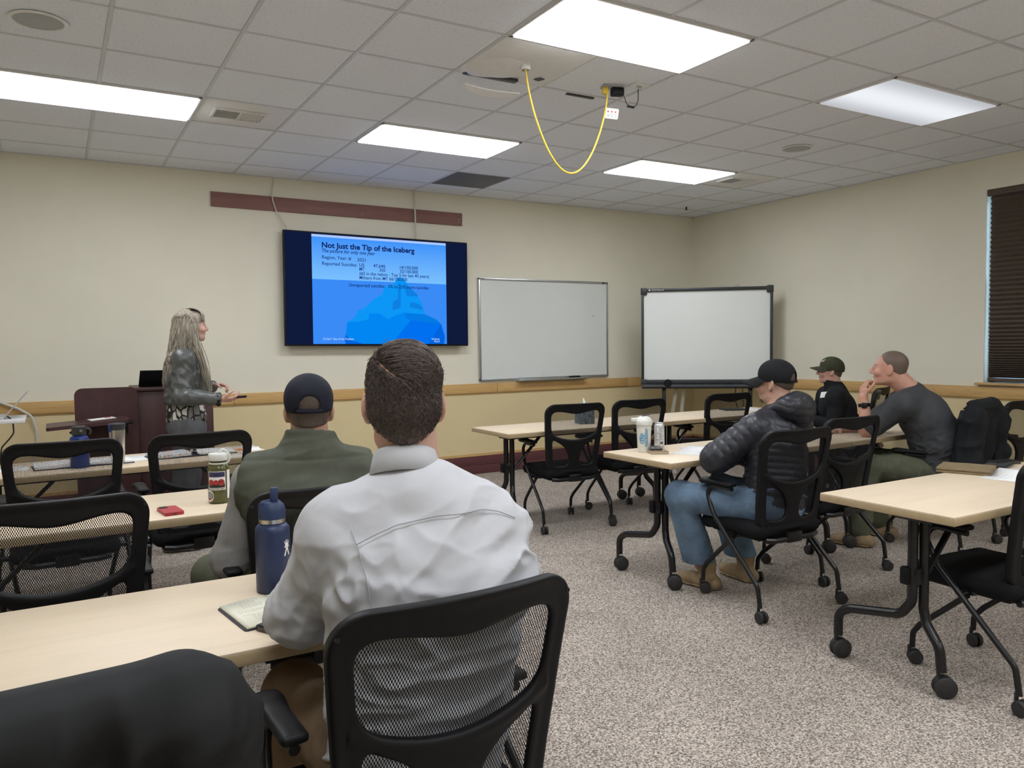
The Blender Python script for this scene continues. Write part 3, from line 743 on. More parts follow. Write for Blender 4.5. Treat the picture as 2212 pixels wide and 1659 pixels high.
# two tubes in clear sleeves leaning in the corner behind
t_ = NT('clear_sleeve'); t_.set((.85, .85, .83), .12); t_.b.inputs['Transmission Weight'].default_value = .85; t_.b.inputs['IOR'].default_value = 1.15
for k, (x0, y0, x1, y1, lab) in enumerate(((4.72, 2.16, 5.45, 2.72, 'taller pale clear tube leaning in front of the corner board'), (4.86, 2.12, 5.48, 2.64, 'shorter pale clear tube leaning beside its twin near the corner board'))):
    m = MB(); m.tube([(x0, y0, .02), (x1, y1, .98-.06*k)], .022, 12); m.tube([(x0, y0, .0), (x0+.005, y0+.004, .03)], .026, 12)
    tag(m.build('clear_tube', 'clear_sleeve'), lab, 'tube', 'tubes leaning by the board')
for k, (yy, zz, lab) in enumerate(((3.14, 2.10, 'beige blank wall plate partly hidden behind the corner board, left one'), (2.72, 2.10, 'beige switch plate above the corner board, right one'))):
    t = thing('wall_plate', lab, 'wall plate', (XR-.004, yy, zz))
    m = MB(); m.box((0, 0, 0), (.008, .075, .12), .002); m.build('plate', 'cable_white', t)
    m = MB(); m.box((-.006, 0, 0), (.006, .012, .025), .001); m.build('toggle', 'fixture_white', t)
# ================================================================ tables
def caster_mesh(rad, wid):
    m = MB()
    for s in (-1, 1): m.lathe([(0, -wid*.18), (rad*.6, -wid*.18), (rad*.93, -wid*.16), (rad, -wid*.08), (rad, wid*.1), (rad*.9, wid*.18), (rad*.3, wid*.22), (0, wid*.2)], (s*wid*.32, -.012, rad), 20, Euler((0, s*PI/2, 0)))
    m.box((0, -.004, rad*1.25), (wid*.5, rad*1.5, rad*1.3), rad*.4)
    m.cyl((0, .012, rad*2.15), .008, rad*1.0)
    return m.mesh('caster', 40)
TC = caster_mesh(.044, .05); TC.materials.append(MATS['wheel_rubber'])
CC = caster_mesh(.031, .046); CC.materials.append(MATS['wheel_rubber'])
TH = .77; TD = .61; TL = 1.65
def make_table(name, label, x0, yc, rz=0, flip=False, L=TL):
    """nesting table: origin at the floor under its left end, x along its length"""
    t = thing(name, label, 'table', (x0, yc, 0), rz, 'flip-top training tables')
    m = MB(); m.box((L/2, 0, TH-.004), (L-.002, TD-.002, .008), .002); top = m.build('table_top', 'maple_top', t)
    m = MB(); m.box((L/2, 0, TH-.021), (L, TD, .030), .002); m.build('edge_band', 'maple_edge', top)
    m = MB(); m.box((L/2, -.08, TH-.055), (L-.36, .045, .036), .004); m.build('underframe_beam', 'black_metal', t)
    for s, xx in ((1, .11), (-1, L-.11)):
        # the leg: a pair of bent tubes that part low down into a long and a short foot
        m = MB(); m.tube([(xx, -.07, TH-.05), (xx, -.07, .36), (xx+.0, -.02, .29), (xx, .22, .245), (xx, .285, .21), (xx, .285, .105)], .0205, 12, (0, .07, .07, .09, .06, 0))
        leg = m.build('leg', 'black_metal', t)
        c = link('caster', TC, None, leg); c.location = (xx, .285, 0); c.rotation_euler = (0, 0, 1.2)
        m = MB(); m.tube([(xx+s*.04, -.095, TH-.05), (xx+s*.04, -.095, .33), (xx+s*.03, -.115, .27), (xx, -.19, .20), (xx, -.20, .105)], .0205, 12, (0, .08, .06, .07, 0))
        leg = m.build('leg', 'black_metal', t)
        c = link('caster', TC, None, leg); c.location = (xx, -.20, 0); c.rotation_euler = (0, 0, .9)
        m = MB(); m.box((xx+s*.02, -.08, TH-.05), (.10, .16, .03), .006); m.build('leg_bracket', 'black_metal', t); m = MB(); m.box((xx+s*.02, -.08, .47), (.07, .05, .07), .008); m.build('clamp', 'black_metal', t)
        m = MB(); m.box((xx-s*.022, -.055, .47), (.035, .04, .075), .008); m.build('latch', 'black_plastic', t)
        m = MB(); m.tube([(xx+s*.03, -.08, .42), (xx+s*.32, -.08, TH-.06)], .016, 8, flat=.7); m.build('brace', 'black_metal', t)
        m = MB(); m.box((xx+s*.13, .05, TH-.048), (.16, .035, .024), .008); m.build('flip_handle', 'black_plastic', t)
    return t
make_table('training_table', 'front right table nearest the whiteboard, holding the tissue box', 2.055, 1.165)
make_table('training_table', 'front right-hand table continuing toward the corner board', 3.708, 1.175)
make_table('training_table', 'middle right table with shaker bottle, can and papers', 2.07, -.625, math.radians(1.5))
make_table('training_table', 'middle right table under the forearms of the man in grey', 3.735, -.575, math.radians(2))
make_table('training_table', 'nearest right table with the brown portfolio', 2.045, -2.255)
make_table('training_table', 'nearest left table with navy bottle and open notebook', -1.38, -2.15)
make_table('training_table', 'middle left table with green bottle and red phone', -1.38, -.60, math.radians(2))
a8 = math.radians(3.5)
make_table('training_table', 'front left table with binders and steel tumbler', .286-math.cos(a8)*TL, .785+.305-math.sin(a8)*TL, a8)

# ================================================================ mesh-back nesting chairs
def smax(a, b, k): h = np.clip(.5-.5*(a-b)/k, 0, 1); return a*(1-h)+b*h+k*h*(1-h)
BH = .565
def bend(u, v, w):
    """back coordinates (across, up, out) to chair coordinates"""
    th = math.radians(9.5)
    y = -.175-v*math.sin(th)-w+.55*u*u-.10*np.maximum(v-.3, 0)**2-.30*(v-.2)**2*(v < .2)
    return np.stack([u, y, .425+v*math.cos(th)], -1)
def back_hw(v): return .220+.050*np.clip(v/BH, 0, 1)
def back_frame_mesh():
    h = .004
    us = np.arange(-.30, .3001, h); vs_ = np.arange(-.03, .6, h); ws = np.arange(-.036, .0361, h)
    U, V = np.meshgrid(us, vs_, indexing='ij')
    qx = np.abs(U)-back_hw(V); qy = np.abs(V-BH/2)-BH/2
    r = .085; outer = np.hypot(np.maximum(qx+r, 0), np.maximum(qy+r, 0))+np.minimum(np.maximum(qx, qy)+r, 0)-r
    arc = .278+1.25*U**2
    top = .500-.018*np.exp(-(U/.09)**2)+.004*np.exp(-((np.abs(U)-.15)/.05)**2)
    side = np.abs(U)-(back_hw(V)-.047)
    w1 = smax(smax(V-top, arc-V, .03), side, .05)
    spine = .048+.012*np.clip((.12-V)/.1, 0, 1)+.10*np.clip((V-.13)/.14, 0, 1)**2
    w2 = smax(smax(V-(arc-.034), .070-V, .05), smax(np.abs(U)-(back_hw(V)-.052), spine-np.abs(U), .03), .04)
    reg = smax(smax(outer, -w1, .012), -w2, .012)
    # thickness: heavier rim and arc, thinner spine
    rim = np.clip(1+outer/.03, 0, 1); ridge = np.exp(-((V-arc+.017)/.016)**2)*(np.abs(U) < .22)
    T = .0105+.006*rim+.006*ridge
    W = ws[None, None, :]
    q1 = reg[:, :, None]+.008; q2 = np.abs(W)-T[:, :, None]+.008
    D = np.hypot(np.maximum(q1, 0), np.maximum(q2, 0))+np.minimum(np.maximum(q1, q2), 0)-.008
    f = Field((us[0], vs_[0], ws[0]), (us[-1]-h, vs_[-1]-h, ws[-1]-h), h); n = f.F.shape
    f.F = D[:n[0], :n[1], :n[2]].astype(np.float32)
    Vv, Q = f.nets(1)
    me = np_mesh('back_frame', bend(Vv[:, 0], Vv[:, 1], Vv[:, 2]), Q[:, ::-1]); me.materials.append(MATS['black_plastic']); return me
def back_mesh_mesh():
    nu, nv = 28, 36
    vv = np.linspace(.03, BH-.03, nv); V = []; uvs = []
    for v in vv:
        e = min(v, BH-v); hw = float(back_hw(v))-.018
        if e < .085: hw -= .085-math.sqrt(max(0, .085**2-(.085-e)**2))
        for k in range(nu+1):
            u = -hw+2*hw*k/nu; V.append(bend(np.float64(u), np.float64(v), np.float64(-.006))); uvs.append((u, v))
    F = [(i*(nu+1)+k, i*(nu+1)+k+1, (i+1)*(nu+1)+k+1, (i+1)*(nu+1)+k) for i in range(nv-1) for k in range(nu)]
    me = np_mesh('back_mesh', V, F); ul = me.uv_layers.new(name='UVMap')
    li = np.zeros(len(me.loops), np.int32); me.loops.foreach_get('vertex_index', li)
    ul.data.foreach_set('uv', np.array(uvs, np.float32)[li].ravel()); me.materials.append(MATS['chair_mesh']); return me
def make_chair():
    t = thing('mesh_chair', 'x', 'chair')
    link('back_frame', back_frame_mesh(), None, t); link('back_mesh', back_mesh_mesh(), None, t)
    for x, z in ((-.248, .52), (.248, .52), (-.165, .04), (.165, .04)):
        p = bend(np.float64(x), np.float64(z), np.float64(.0155)); s_ = MB(); s_.cyl(tuple(p), .005, .003, Euler((PI/2, 0, 0)), 10); s_.build('bolt', 'black_metal', t)
    f = Field((-.28, -.26, .34), (.28, .31, .52), .008)
    f.rbox((0, .03, .435), (.242, .225, .04), .038, k=0); f.ell((0, -.02, .452), (.22, .20, .028), k=.03); f.cap((-.19, .235, .425), (.19, .235, .425), .036, k=.03)
    sdf_obj('seat', f, 'seat_fabric', t)
    m = MB(); m.box((0, .02, .393), (.40, .36, .02), .008); m.build('seat_pan', 'black_plastic', t)
    m = MB(); m.tube([(-.285, .0, .40), (.285, .0, .40)], .014, 12); m.tube([(-.19, -.19, .395), (-.14, -.205, .39), (.14, -.205, .39), (.19, -.19, .395)], .016, 10, .03); m.box((0, -.2, .40), (.11, .05, .06), .01)
    for s in (-1, 1): m.tube([(s*.16, .0, .395), (s*.16, -.20, .392)], .012, 8); m.box((s*.20, .0, .40), (.05, .05, .04), .008)
    m.build('crossbar', 'black_metal', t)
    for s in (-1, 1):
        m = MB(); m.tube([(s*.262, -.02, .648), (s*.268, .19, .652), (s*.285, .10, .50), (s*.300, -.245, .18), (s*.300, -.262, .075)], .0125, 12, (0, .055, .15, .06, 0), 8)
        rl = m.build('rear_leg', 'black_metal', t)
        c = link('caster', CC, None, rl); c.location = (s*.300, -.262, 0); c.rotation_euler = (0, 0, .5*s+.4)
        m = MB(); m.tube([(s*.24, -.01, .385), (s*.222, .215, .19), (s*.217, .255, .14), (s*.216, .258, .075)], .0125, 12, (0, .07, .05, 0))
        fl = m.build('front_leg', 'black_metal', t)
        c = link('caster', CC, None, fl); c.location = (s*.216, .258, 0); c.rotation_euler = (0, 0, -.6*s+.3)
        f = Field((s*.262-.06, -.12, .63), (s*.262+.06, .26, .71), .006)
        f.rbox((s*.262, .085, .672), (.030, .120, .012), .011, k=0); f.ell((s*.262, .17, .669), (.036, .055, .014), k=.02)
        sdf_obj('armrest', f, 'black_plastic', t)
    return t
CHAIRS = [  # x, y, turn, label
    (-.262, -2.70, 2, 'mesh chair in the foreground under the man in the white shirt'),
    (-.99, -2.78, 4, 'foreground mesh chair at lower left draped with the black jacket'),
    (-.93, -1.33, 1, 'empty mesh chair at the middle left table, left of the man in the green vest'),
    (-.135, -1.45, 1, 'mesh chair under the man in the green vest'),
    (-.892, .36, 2, 'empty mesh chair at the front left table, in front of the blue bottle'),
    (-.258, .36, 2, 'empty mesh chair at the front left table, in front of the presenter'),
    (2.60, .945, -6, 'empty mesh chair in front of the tissue box'),
    (3.27, .985, -5, 'empty mesh chair at the front right table, second from its left end'),
    (4.36, 1.06, -4, 'empty mesh chair at the front right table by the dark tablet'),
    (2.50, -1.225, -2, 'mesh chair under the man in the puffer jacket'),
    (3.275, -.985, 0, 'empty mesh chair between the puffer jacket man and the man in grey'),
    (4.47, -1.05, 9, 'mesh chair under the man in grey, a black jacket over its back'),
    (5.38, -.93, -2, 'empty mesh chair at the right edge behind the jacket-draped chair'),
    (2.575, -2.46, -4, 'empty mesh chair at the nearest right table, at the right edge'),
    (5.42, .40, 35, 'mesh chair under the man in the green cap'),
    (6.0, .72, 20, 'empty mesh chair by the right wall behind the man in the green cap'),
]
proto = make_chair(); chairs = []
for i, (x, y, a, lab) in enumerate(CHAIRS):
    o = proto if i == 0 else copy_tree(proto)
    o.location = (x, y, 0); o.rotation_euler = (0, 0, math.radians(a)); o.scale = (1, 1, 1.03 if i in (2, 4, 5) else 1.008); tag(o, lab, 'chair', 'black mesh-back chairs'); chairs.append(o)
# ================================================================ people
def skin_mat(nm, c):
    t = NT(nm).set(c, .55, spec=.35); co = t.coord()
    f = t.noise(co, 28, 4, .6); g = t.noise(co, 220, 2)
    red = (c[0]*1.02, c[1]*.80, c[2]*.76); pale = (min(1, c[0]*1.06), c[1]*1.05, c[2]*1.05)
    t.l(t.ramp(f, [(.32, red), (.55, c), (.75, pale)]), t.b.inputs['Base Color'])
    t.b.inputs['Subsurface Weight'].default_value = .08; t.b.inputs['Subsurface Radius'].default_value = (.01, .004, .002); t.b.inputs['Subsurface Scale'].default_value = .5
    t.bump(g, .08, .001)
skin_mat('skin_pale', (.58, .36, .28)); skin_mat('skin_ruddy', (.55, .31, .23)); skin_mat('skin_tan', (.50, .31, .23)); skin_mat('skin_woman', (.60, .37, .30))
def cloth(nm, c, rough=.85, var=.12, weave=900, wb=.12, scale=14, spec=.2, sheen=0):
    t = NT(nm).set(c, rough, spec=spec); co = t.coord()
    f = t.noise(co, scale, 4, .6)
    t.l(t.ramp(f, [(.3, tuple(x*(1-var) for x in c)), (.7, tuple(min(1, x*(1+var)) for x in c))]), t.b.inputs['Base Color'])
    if sheen: t.b.inputs['Sheen Weight'].default_value = sheen
    t.bump(t.noise(co, weave, 2), wb, .001)
cloth('shirt_white', (.53, .535, .56), .7, .03); cloth('vest_green', (.088, .094, .070), .8, .15); cloth('sleeve_grey', (.30, .29, .28), .9, .12)
cloth('khaki', (.215, .150, .090), .9, .1); cloth('puffer_navy', (.022, .023, .030), .42, .15, 500, .05, 20, .45); cloth('jeans', (.13, .195, .28), .9, .3, 700, .2, 9)
cloth('tee_grey', (.058, .061, .065), .9, .12); cloth('trouser_olive', (.10, .105, .070), .9, .15); cloth('black_knit', (.013, .014, .016), .9, .2); cloth('cap_black', (.012, .013, .014), .85, .2)
cloth('cap_olive', (.050, .055, .032), .85, .15); cloth('cap_navy', (.012, .014, .024), .75, .2, 600, .5); cloth('cap_white', (.62, .65, .67), .8, .05)
cloth('jacket_silver', (.085, .090, .088), .36, .2, 600, .08, 20, .5); cloth('slacks_grey', (.105, .108, .115), .85, .1); cloth('boot_tan', (.33, .24, .14), .85, .18); cloth('shoe_grey', (.14, .135, .13), .8, .15)
cloth('scrunchie', (.012, .012, .016), .9, .2); cloth('jacket_black', (.009, .0095, .010), .7, .2, 500, .1, 14, .3)
plain('eye_white', (.42, .36, .33), .25, var=.02); plain('eye_dark', (.03, .02, .015), .15); plain('lip', (.45, .17, .15), .5); plain('brow', (.10, .065, .045), .9, var=.3, scale=400)
def hairmat(nm, a, b, scale=160, stretch=(1, 1, 1)):
    t = NT(nm).set(a, .5, spec=.3); co = t.coord('Object', stretch); f = t.noise(co, scale, 3, .6)
    t.l(t.ramp(f, [(.3, a), (.72, b)]), t.b.inputs['Base Color'])
hairmat('hair_brown', (.065, .047, .041), (.19, .15, .132)); hairmat('hair_buzz', (.10, .070, .052), (.18, .13, .10), 400); hairmat('hair_fade', (.055, .040, .033), (.12, .09, .075), 300)
hairmat('hair_blonde', (.17, .142, .105), (.52, .465, .38), 3.2, (28, 28, 2.2))
# snake print
t = NT('snake_print').set((.6, .58, .5), .7); co = t.coord('Object', (1, 1, .8)); nz = t.n('ShaderNodeTexNoise'); nz.inputs['Scale'].default_value = 9; t.l(co, nz.inputs['Vector'])
mxv = t.n('ShaderNodeVectorMath', operation='MULTIPLY_ADD'); t.l(nz.outputs['Color'], mxv.inputs[0]); mxv.inputs[1].default_value = (.06, .06, .06); t.l(co, mxv.inputs[2])
vo = t.n('ShaderNodeTexVoronoi', feature='DISTANCE_TO_EDGE'); vo.inputs['Scale'].default_value = 17; t.l(mxv.outputs[0], vo.inputs['Vector'])
vc = t.n('ShaderNodeTexVoronoi'); vc.inputs['Scale'].default_value = 17; t.l(mxv.outputs[0], vc.inputs['Vector']); sc = t.n('ShaderNodeSeparateColor'); t.l(vc.outputs['Color'], sc.inputs[0])
cell = t.ramp(sc.outputs[0], [(.2, (.13, .13, .12)), (.45, (.38, .36, .30)), (.7, (.66, .64, .56))]); edge = t.ramp(vo.outputs['Distance'], [(.05, (0, 0, 0)), (.11, (1, 1, 1))])
mm = t.n('ShaderNodeMix', data_type='RGBA', blend_type='MULTIPLY'); mm.inputs[0].default_value = 1; t.l(cell, mm.inputs[6]); t.l(edge, mm.inputs[7]); t.l(mm.outputs[2], t.b.inputs['Base Color'])

def V3(*a): return np.array(a, float)
def nrm(a): a = np.asarray(a, float); return a/np.linalg.norm(a)
def headR(yaw, pitch=0, roll=0):
    """columns: right, forward, up; yaw is clockwise from +Y"""
    a, p, r = map(math.radians, (yaw, pitch, roll))
    f = V3(math.sin(a)*math.cos(p), math.cos(a)*math.cos(p), math.sin(p)); rt = V3(math.cos(a), -math.sin(a), 0); up = np.cross(rt, f)
    return np.stack([rt*math.cos(r)+up*math.sin(r), f, up*math.cos(r)-rt*math.sin(r)], 1)
class Fig:
    def __init__(s, name, label, root, head, R, J, scale=1.0, fem=False):
        s.t = thing(name, label, 'person', root); s.root = V3(*root); s.hc = V3(*head); s.R = R; s.J = {k: V3(*v) for k, v in J.items()}; s.k = scale; s.fem = fem
        s.lat = nrm(s.J['shR']-s.J['shL']); s.sr = .047 if fem else .062
    def P(s, x, y, z): return s.hc+s.R @ (V3(x, y, z)*s.k)
    def obj(s, o): o.location = Vector(-s.root); o.parent = s.t; return o
    def field(s, pts, pad, h): p = np.array(pts); return Field(p.min(0)-pad, p.max(0)+pad, h)
    # --- head and neck
    def head(s, f, ears=True):
        k = s.k; P = s.P; R = s.R
        f.ell(P(0, -.018, .036), V3(.074, .094, .083)*k, R, .01)
        f.ell(P(0, .030, -.018), V3(.062, .068, .088)*k, R, .03)
        f.ell(P(0, .038, -.070), V3(.048, .050, .042)*k, R, .025)
        f.ell(P(0, .076, -.097), V3(.020, .016, .017)*k, R, .018)
        f.cap(P(-.033, .082, .022), P(.033, .082, .022), .013*k, None, .015)
        for e in (-1, 1):
            f.ell(P(e*.031, .104, .004), V3(.019, .018, .013)*k, R, .010, True)
            f.ell(P(e*.045, .068, -.030), V3(.022, .024, .022)*k, R, .02)
            f.ell(P(e*.031, .080, .004), .0135*k, None, .003)
            f.ell(P(e*.013, .1035, -.034), V3(.0085, .010, .008)*k, R, .006)
            f.cap(P(e*.046, .0, -.072), P(e*.026, .066, -.092), .016*k, None, .02)
            if ears:
                Re = R @ headR(-e*22)[:, :]
                f.ell(P(e*.0795, -.012, -.006), V3(.0085, .0205, .032)*k, Re, .007); f.ell(P(e*.0885, -.005, .0), V3(.008, .012, .020)*k, Re, .004, True); f.ell(P(e*.0775, -.002, -.032), V3(.008, .010, .011)*k, Re, .006)
        f.cap(P(0, .097, .012), P(0, .1155, -.026), .0085*k, .0125*k, .009); f.ell(P(0, .113, -.031), .0105*k, None, .006)
        f.cap(P(-.019, .0885, -.054), P(.019, .0885, -.054), .0075*k, None, .006); f.cap(P(-.016, .087, -.0665), P(.016, .087, -.0665), .0085*k, None, .006)
        f.cap(P(-.02, .0985, -.060), P(.02, .0985, -.060), .0022*k, None, .003, True)
    def neck(s, f, r=.056): f.cap(s.P(0, -.022, -.045), s.J['neck'], r*s.k, (r+.004)*s.k, .03)
    # --- body, everything grown by e
    def torso(s, f, e=0, hip=(.165, .125), chest=(.172, .120), k=.05, belly=0, waist=None, low=None):
        J = s.J; lat = s.lat; up = J['neck']-(J['shL']+J['shR'])*.5
        hips = low if low is not None else J['pel']
        a = lambda p: (p[0]+e, p[1]+e)
        if waist is not None:
            mid = J['pel']*.5+J['chest']*.5
            f.ecap(hips, mid, a(hip), a(waist), lat, k); f.ecap(mid, J['chest'], a(waist), a(chest), lat, k)
        else: f.ecap(hips, J['chest'], a(hip), a(chest), lat, k)
        f.ecap(J['chest'], J['neck']*.6+J['chest']*.4, a(chest), (.12+e, .085+e), lat, k)
        for sh in (J['shL'], J['shR']):
            f.cap(sh, J['neck']*.72+J['chest']*.28, s.sr+e, s.sr-.004+e, k)
            f.cap(sh, J['chest']+(sh-J['chest'])*.35, s.sr+.004+e, s.sr+.023+e, k)
    def arm(s, f, side, e=0, r=(.055, .046, .034), k=.03, upto=1.0, to='wr', **kw):
        J = s.J; sh, el, wr = J['sh'+side], J['el'+side], J['wr'+side]
        f.cap(sh, el, r[0]+e, r[1]+e, k, **kw)
        if upto > 0: f.cap(el, el+(wr-el)*upto, r[1]+e, r[1]+(r[2]-r[1])*upto+e, k*.7, **kw)
    def leg(s, f, side, e=0, r=(.088, .064, .046), k=.04, flare=0):
        J = s.J; f.cap(J['hip'+side], J['kn'+side], r[0]+e, r[1]+e, k); f.cap(J['kn'+side], J['an'+side], r[1]+e, r[2]+e+flare, k*.6)
    def hand(s, f, w, d, n, side, curl=(.5, .6, .4), spread=.06, k=1.0, thumb=(.5, .3)):
        """w wrist, d finger direction, n palm normal, side +1 when the thumb lies along d x n"""
        d = nrm(d); n = nrm(n-d*np.dot(n, d)); t = np.cross(d, n)*side
        f.ecap(w, w+d*.045*k, (.026*k, .017*k), (.036*k, .014*k), t, .012); f.ecap(w+d*.045*k, w+d*.082*k, (.038*k, .0135*k), (.037*k, .0115*k), t, .01)
        L = ((.040, .025, .021), (.045, .028, .022), (.042, .026, .021), (.032, .020, .019))
        for i in range(4):
            o = (.0285-.019*i)*k; dd = nrm(d+t*(spread*(1.5-i))); p = w+d*(.082-.004*abs(i-1.2))*k+t*o; rr = (.0088, .0090, .0086, .0076)[i]*k
            a = 0
            for j in range(3):
                a += curl[j]*(1+.08*i); q = p+(dd*math.cos(a)+n*math.sin(a))*L[i][j]*k; f.cap(p, q, rr, rr*.92, .0035); p = q; rr *= .92
        p = w+d*.022*k+t*.024*k; dd = nrm(d*.65+t*.75+n*thumb[0]*.6)
        for j, l in enumerate((.040, .032, .026)):
            q = p+dd*l*k; f.cap(p, q, (.0125, .0105, .009)[j]*k, (.0105, .009, .008)[j]*k, .006 if j else .012); p = q; dd = nrm(dd+d*.35+n*thumb[1]-t*.35*(j > 0))
    def eyes(s):
        for e in (-1, 1):
            m = MB(); c = s.P(e*.031, .0815, .004); m.lathe([(0, -.0125*s.k), (.0075*s.k, -.010*s.k), (.0118*s.k, -.004*s.k), (.0125*s.k, 0), (.0118*s.k, .004*s.k), (.0075*s.k, .010*s.k), (0, .0125*s.k)], tuple(c), 14); o = s.obj(m.build('eye', 'eye_white'))
            m = MB(); c = s.P(e*.032, .0912, .004); m.lathe([(0, -.0052*s.k), (.0045*s.k, -.002*s.k), (.0052*s.k, 0), (.0045*s.k, .002*s.k), (0, .0052*s.k)], tuple(c), 10); p = m.build('iris', 'eye_dark', o)
            m = MB(); m.tube([s.P(e*.014, .0935, .023), s.P(e*.03, .0935, .028), s.P(e*.048, .081, .023)], .003*s.k, 6, .01); s.obj(m.build('eyebrow', 'brow'))
        m = MB(); m.tube([s.P(-.022, .090, -.060), s.P(-.008, .0975, -.0585), s.P(.008, .0975, -.0585), s.P(.022, .090, -.060)], [.001, .004*s.k, .004*s.k, .001], 6, .008); s.obj(m.build('lips', 'lip'))
    def sdf(s, name, f, mat, smooth=1, disp=None): return s.obj(sdf_obj(name, f, mat, None, smooth, disp))
def ridges(P, d, stretch, scale, seed):
    """elongated soft creases lying along the direction d"""
    d = nrm(d); al = P @ d; Q = P-np.outer(al, d)*(1-1/stretch)
    n = vnoise(Q, scale, seed)*.7+vnoise(Q, scale*2.1, seed+5)*.3
    r = 1-2*np.abs(n)
    return np.sign(r)*np.abs(r)**1.3
def near(P, c, r): return np.exp(-((P-np.asarray(c))**2).sum(1)/r**2)
def cap_dome(F, mat, e=.011, tilt=0, hole=False, low=.012, front=None):
    """cap crown fitted to the head; tilt raises the front"""
    k = F.k; R = F.R @ headR(0, tilt); P = lambda x, y, z: F.hc+R @ (V3(x, y, z)*k)
    f = F.field([F.hc], .17*k, .004)
    f.ell(P(0, -.012, .032), (V3(.074, .096, .083)+e)*k, R, 0); f.ell(P(0, -.004, .058), (V3(.070, .088, .066)+e)*k, R, .02)
    f.half(P(0, 0, low), R @ V3(0, .0, -1))
    f.ell(P(0, -.012, .030), (V3(.074, .096, .083)+e-.006)*k, R, .002, True)
    if hole: f.ell(P(0, -.115, .032), V3(.036, .05, .034)*k, R, .003, True)
    o = F.sdf('cap', f, mat)
    if hole:
        m = MB(); m.tube([P(math.sin(a)*(.0735+e), -.012-math.cos(a)*(.0925+e), .010+low) for a in np.linspace(-.5, .5, 11)], .0085*k, 8, flat=.9); p = F.obj(m.build('strap', mat)); p.parent = o; p.location = (0, 0, 0)
    # panel seams and button
    m = MB(); m.lathe([(0, -.004), (.006, -.003), (.007, .0), (0, .005)], tuple(P(0, -.006, .1195+e)), 10); b = m.build('button', mat, o)
    for az in (0, 60, 120):
        a = math.radians(az); pts = []
        for q in np.linspace(-1.15, 1.15, 21):
            x, y, z = math.sin(q)*math.sin(a), math.sin(q)*math.cos(a), math.cos(q)
            pts.append(P(x*(.0745+e), -.010+y*(.0955+e), .034+z*(.0865+e)))
        m = MB(); m.tube(pts, .0016*k, 5); m.build('seam', mat, o)
    return o, P
def cap_brim(F, P, cap, mat, length=.072, droop=.10, z0=.020, e=.011):
    n, mth = 21, 8; top = []
    for i in range(n):
        a = math.radians(-72+144*i/(n-1)); x0 = math.sin(a)*(.078+e*.6); y0 = -.010+math.cos(a)*(.100+e*.6)
        for j in range(mth):
            s = j/(mth-1); L = length*(max(0, math.cos(a*1.02))**.55); x = x0*(1+.06*s); y = y0+L*s; z = z0+.010*math.cos(a*1.2)-2.6*droop*x*x*10*(.5+.5*s)*.4-droop*.22*s
            top.append((x, y, z))
    T = np.array(top); V = np.concatenate([T, T-np.array((0, 0, .005))]); V = np.array([P(*v) for v in V]); N = n*mth; Q = []
    for i in range(n-1):
        for j in range(mth-1):
            a, b, c, d = i*mth+j, i*mth+j+1, (i+1)*mth+j+1, (i+1)*mth+j; Q.append((a, b, c, d)); Q.append((d+N, c+N, b+N, a+N))
        a, d = i*mth+mth-1, (i+1)*mth+mth-1; Q.append((d, a, a+N, d+N)); a, d = i*mth, (i+1)*mth; Q.append((a, d, d+N, a+N))
    o = link('brim', np_mesh('brim', V, Q), mat, cap); return o
def strands(name, paths, radii, mat, F, sides=3):
    """paths: (N, M, 3) polylines as thin tubes in one mesh"""
    A = np.asarray(paths, float); N, M, _ = A.shape; T = np.gradient(A, axis=1); T /= np.maximum(np.linalg.norm(T, axis=2, keepdims=True), 1e-9)
    ref = np.where(np.abs(T[..., 2:3]) < .9, np.array((0, 0, 1.)), np.array((1., 0, 0))); n1 = np.cross(T, ref); n1 /= np.maximum(np.linalg.norm(n1, axis=2, keepdims=True), 1e-9); n2 = np.cross(T, n1)
    r = np.asarray(radii)[None, :, None] if np.ndim(radii) == 1 else np.asarray(radii)[..., None]
    V = np.stack([A+r*(n1*math.cos(2*PI*q/sides)+n2*math.sin(2*PI*q/sides)) for q in range(sides)], 2).reshape(-1, 3)
    i = np.arange(N)[:, None, None]*M*sides; j = np.arange(M-1)[None, :, None]*sides; q = np.arange(sides)[None, None, :]; q2 = (q+1) % sides
    Q = np.stack([i+j+q, i+j+q2, i+j+sides+q2, i+j+sides+q], -1).reshape(-1, 4)
    return F.obj(link(name, np_mesh(name, V, Q), mat))
def boot(F, an, toe, mat, name='boot', h=.11, L=.27, w=.05):
    """footwear: an = ankle point on the floor plane, toe = direction"""
    d = nrm(V3(toe[0], toe[1], 0)); a = V3(an[0], an[1], 0); heel = a-d*.06; f = F.field([heel+V3(0, 0, h), a+d*(L-.03)], .09, .006)
    f.ecap(heel+V3(0, 0, .040), a+d*.10+V3(0, 0, .040), (w*.9, .045), (w, .040), np.cross(d, (0, 0, 1)), .02); f.ecap(a+d*.10+V3(0, 0, .036), a+d*(L-.10)+V3(0, 0, .034), (w, .038), (w*.92, .032), np.cross(d, (0, 0, 1)), .02)
    f.cap(a+V3(0, 0, .05), a-d*.01+V3(0, 0, h), .05, .052, .03); f.half((0, 0, .004), (0, 0, -1))
    o = F.sdf(name, f, mat)
    f = F.field([heel, a+d*(L-.03)], .07, .006)
    f.ecap(heel+V3(0, 0, .012), a+d*.10+V3(0, 0, .012), (w*.95, .012), (w*1.04, .012), np.cross(d, (0, 0, 1)), .01); f.ecap(a+d*.10+V3(0, 0, .012), a+d*(L-.095)+V3(0, 0, .012), (w*1.04, .012), (w*.98, .012), np.cross(d, (0, 0, 1)), .01); f.half((0, 0, .001), (0, 0, -1))
    p = F.sdf('sole', f, mat); p.parent = o; p.location = (0, 0, 0); return o

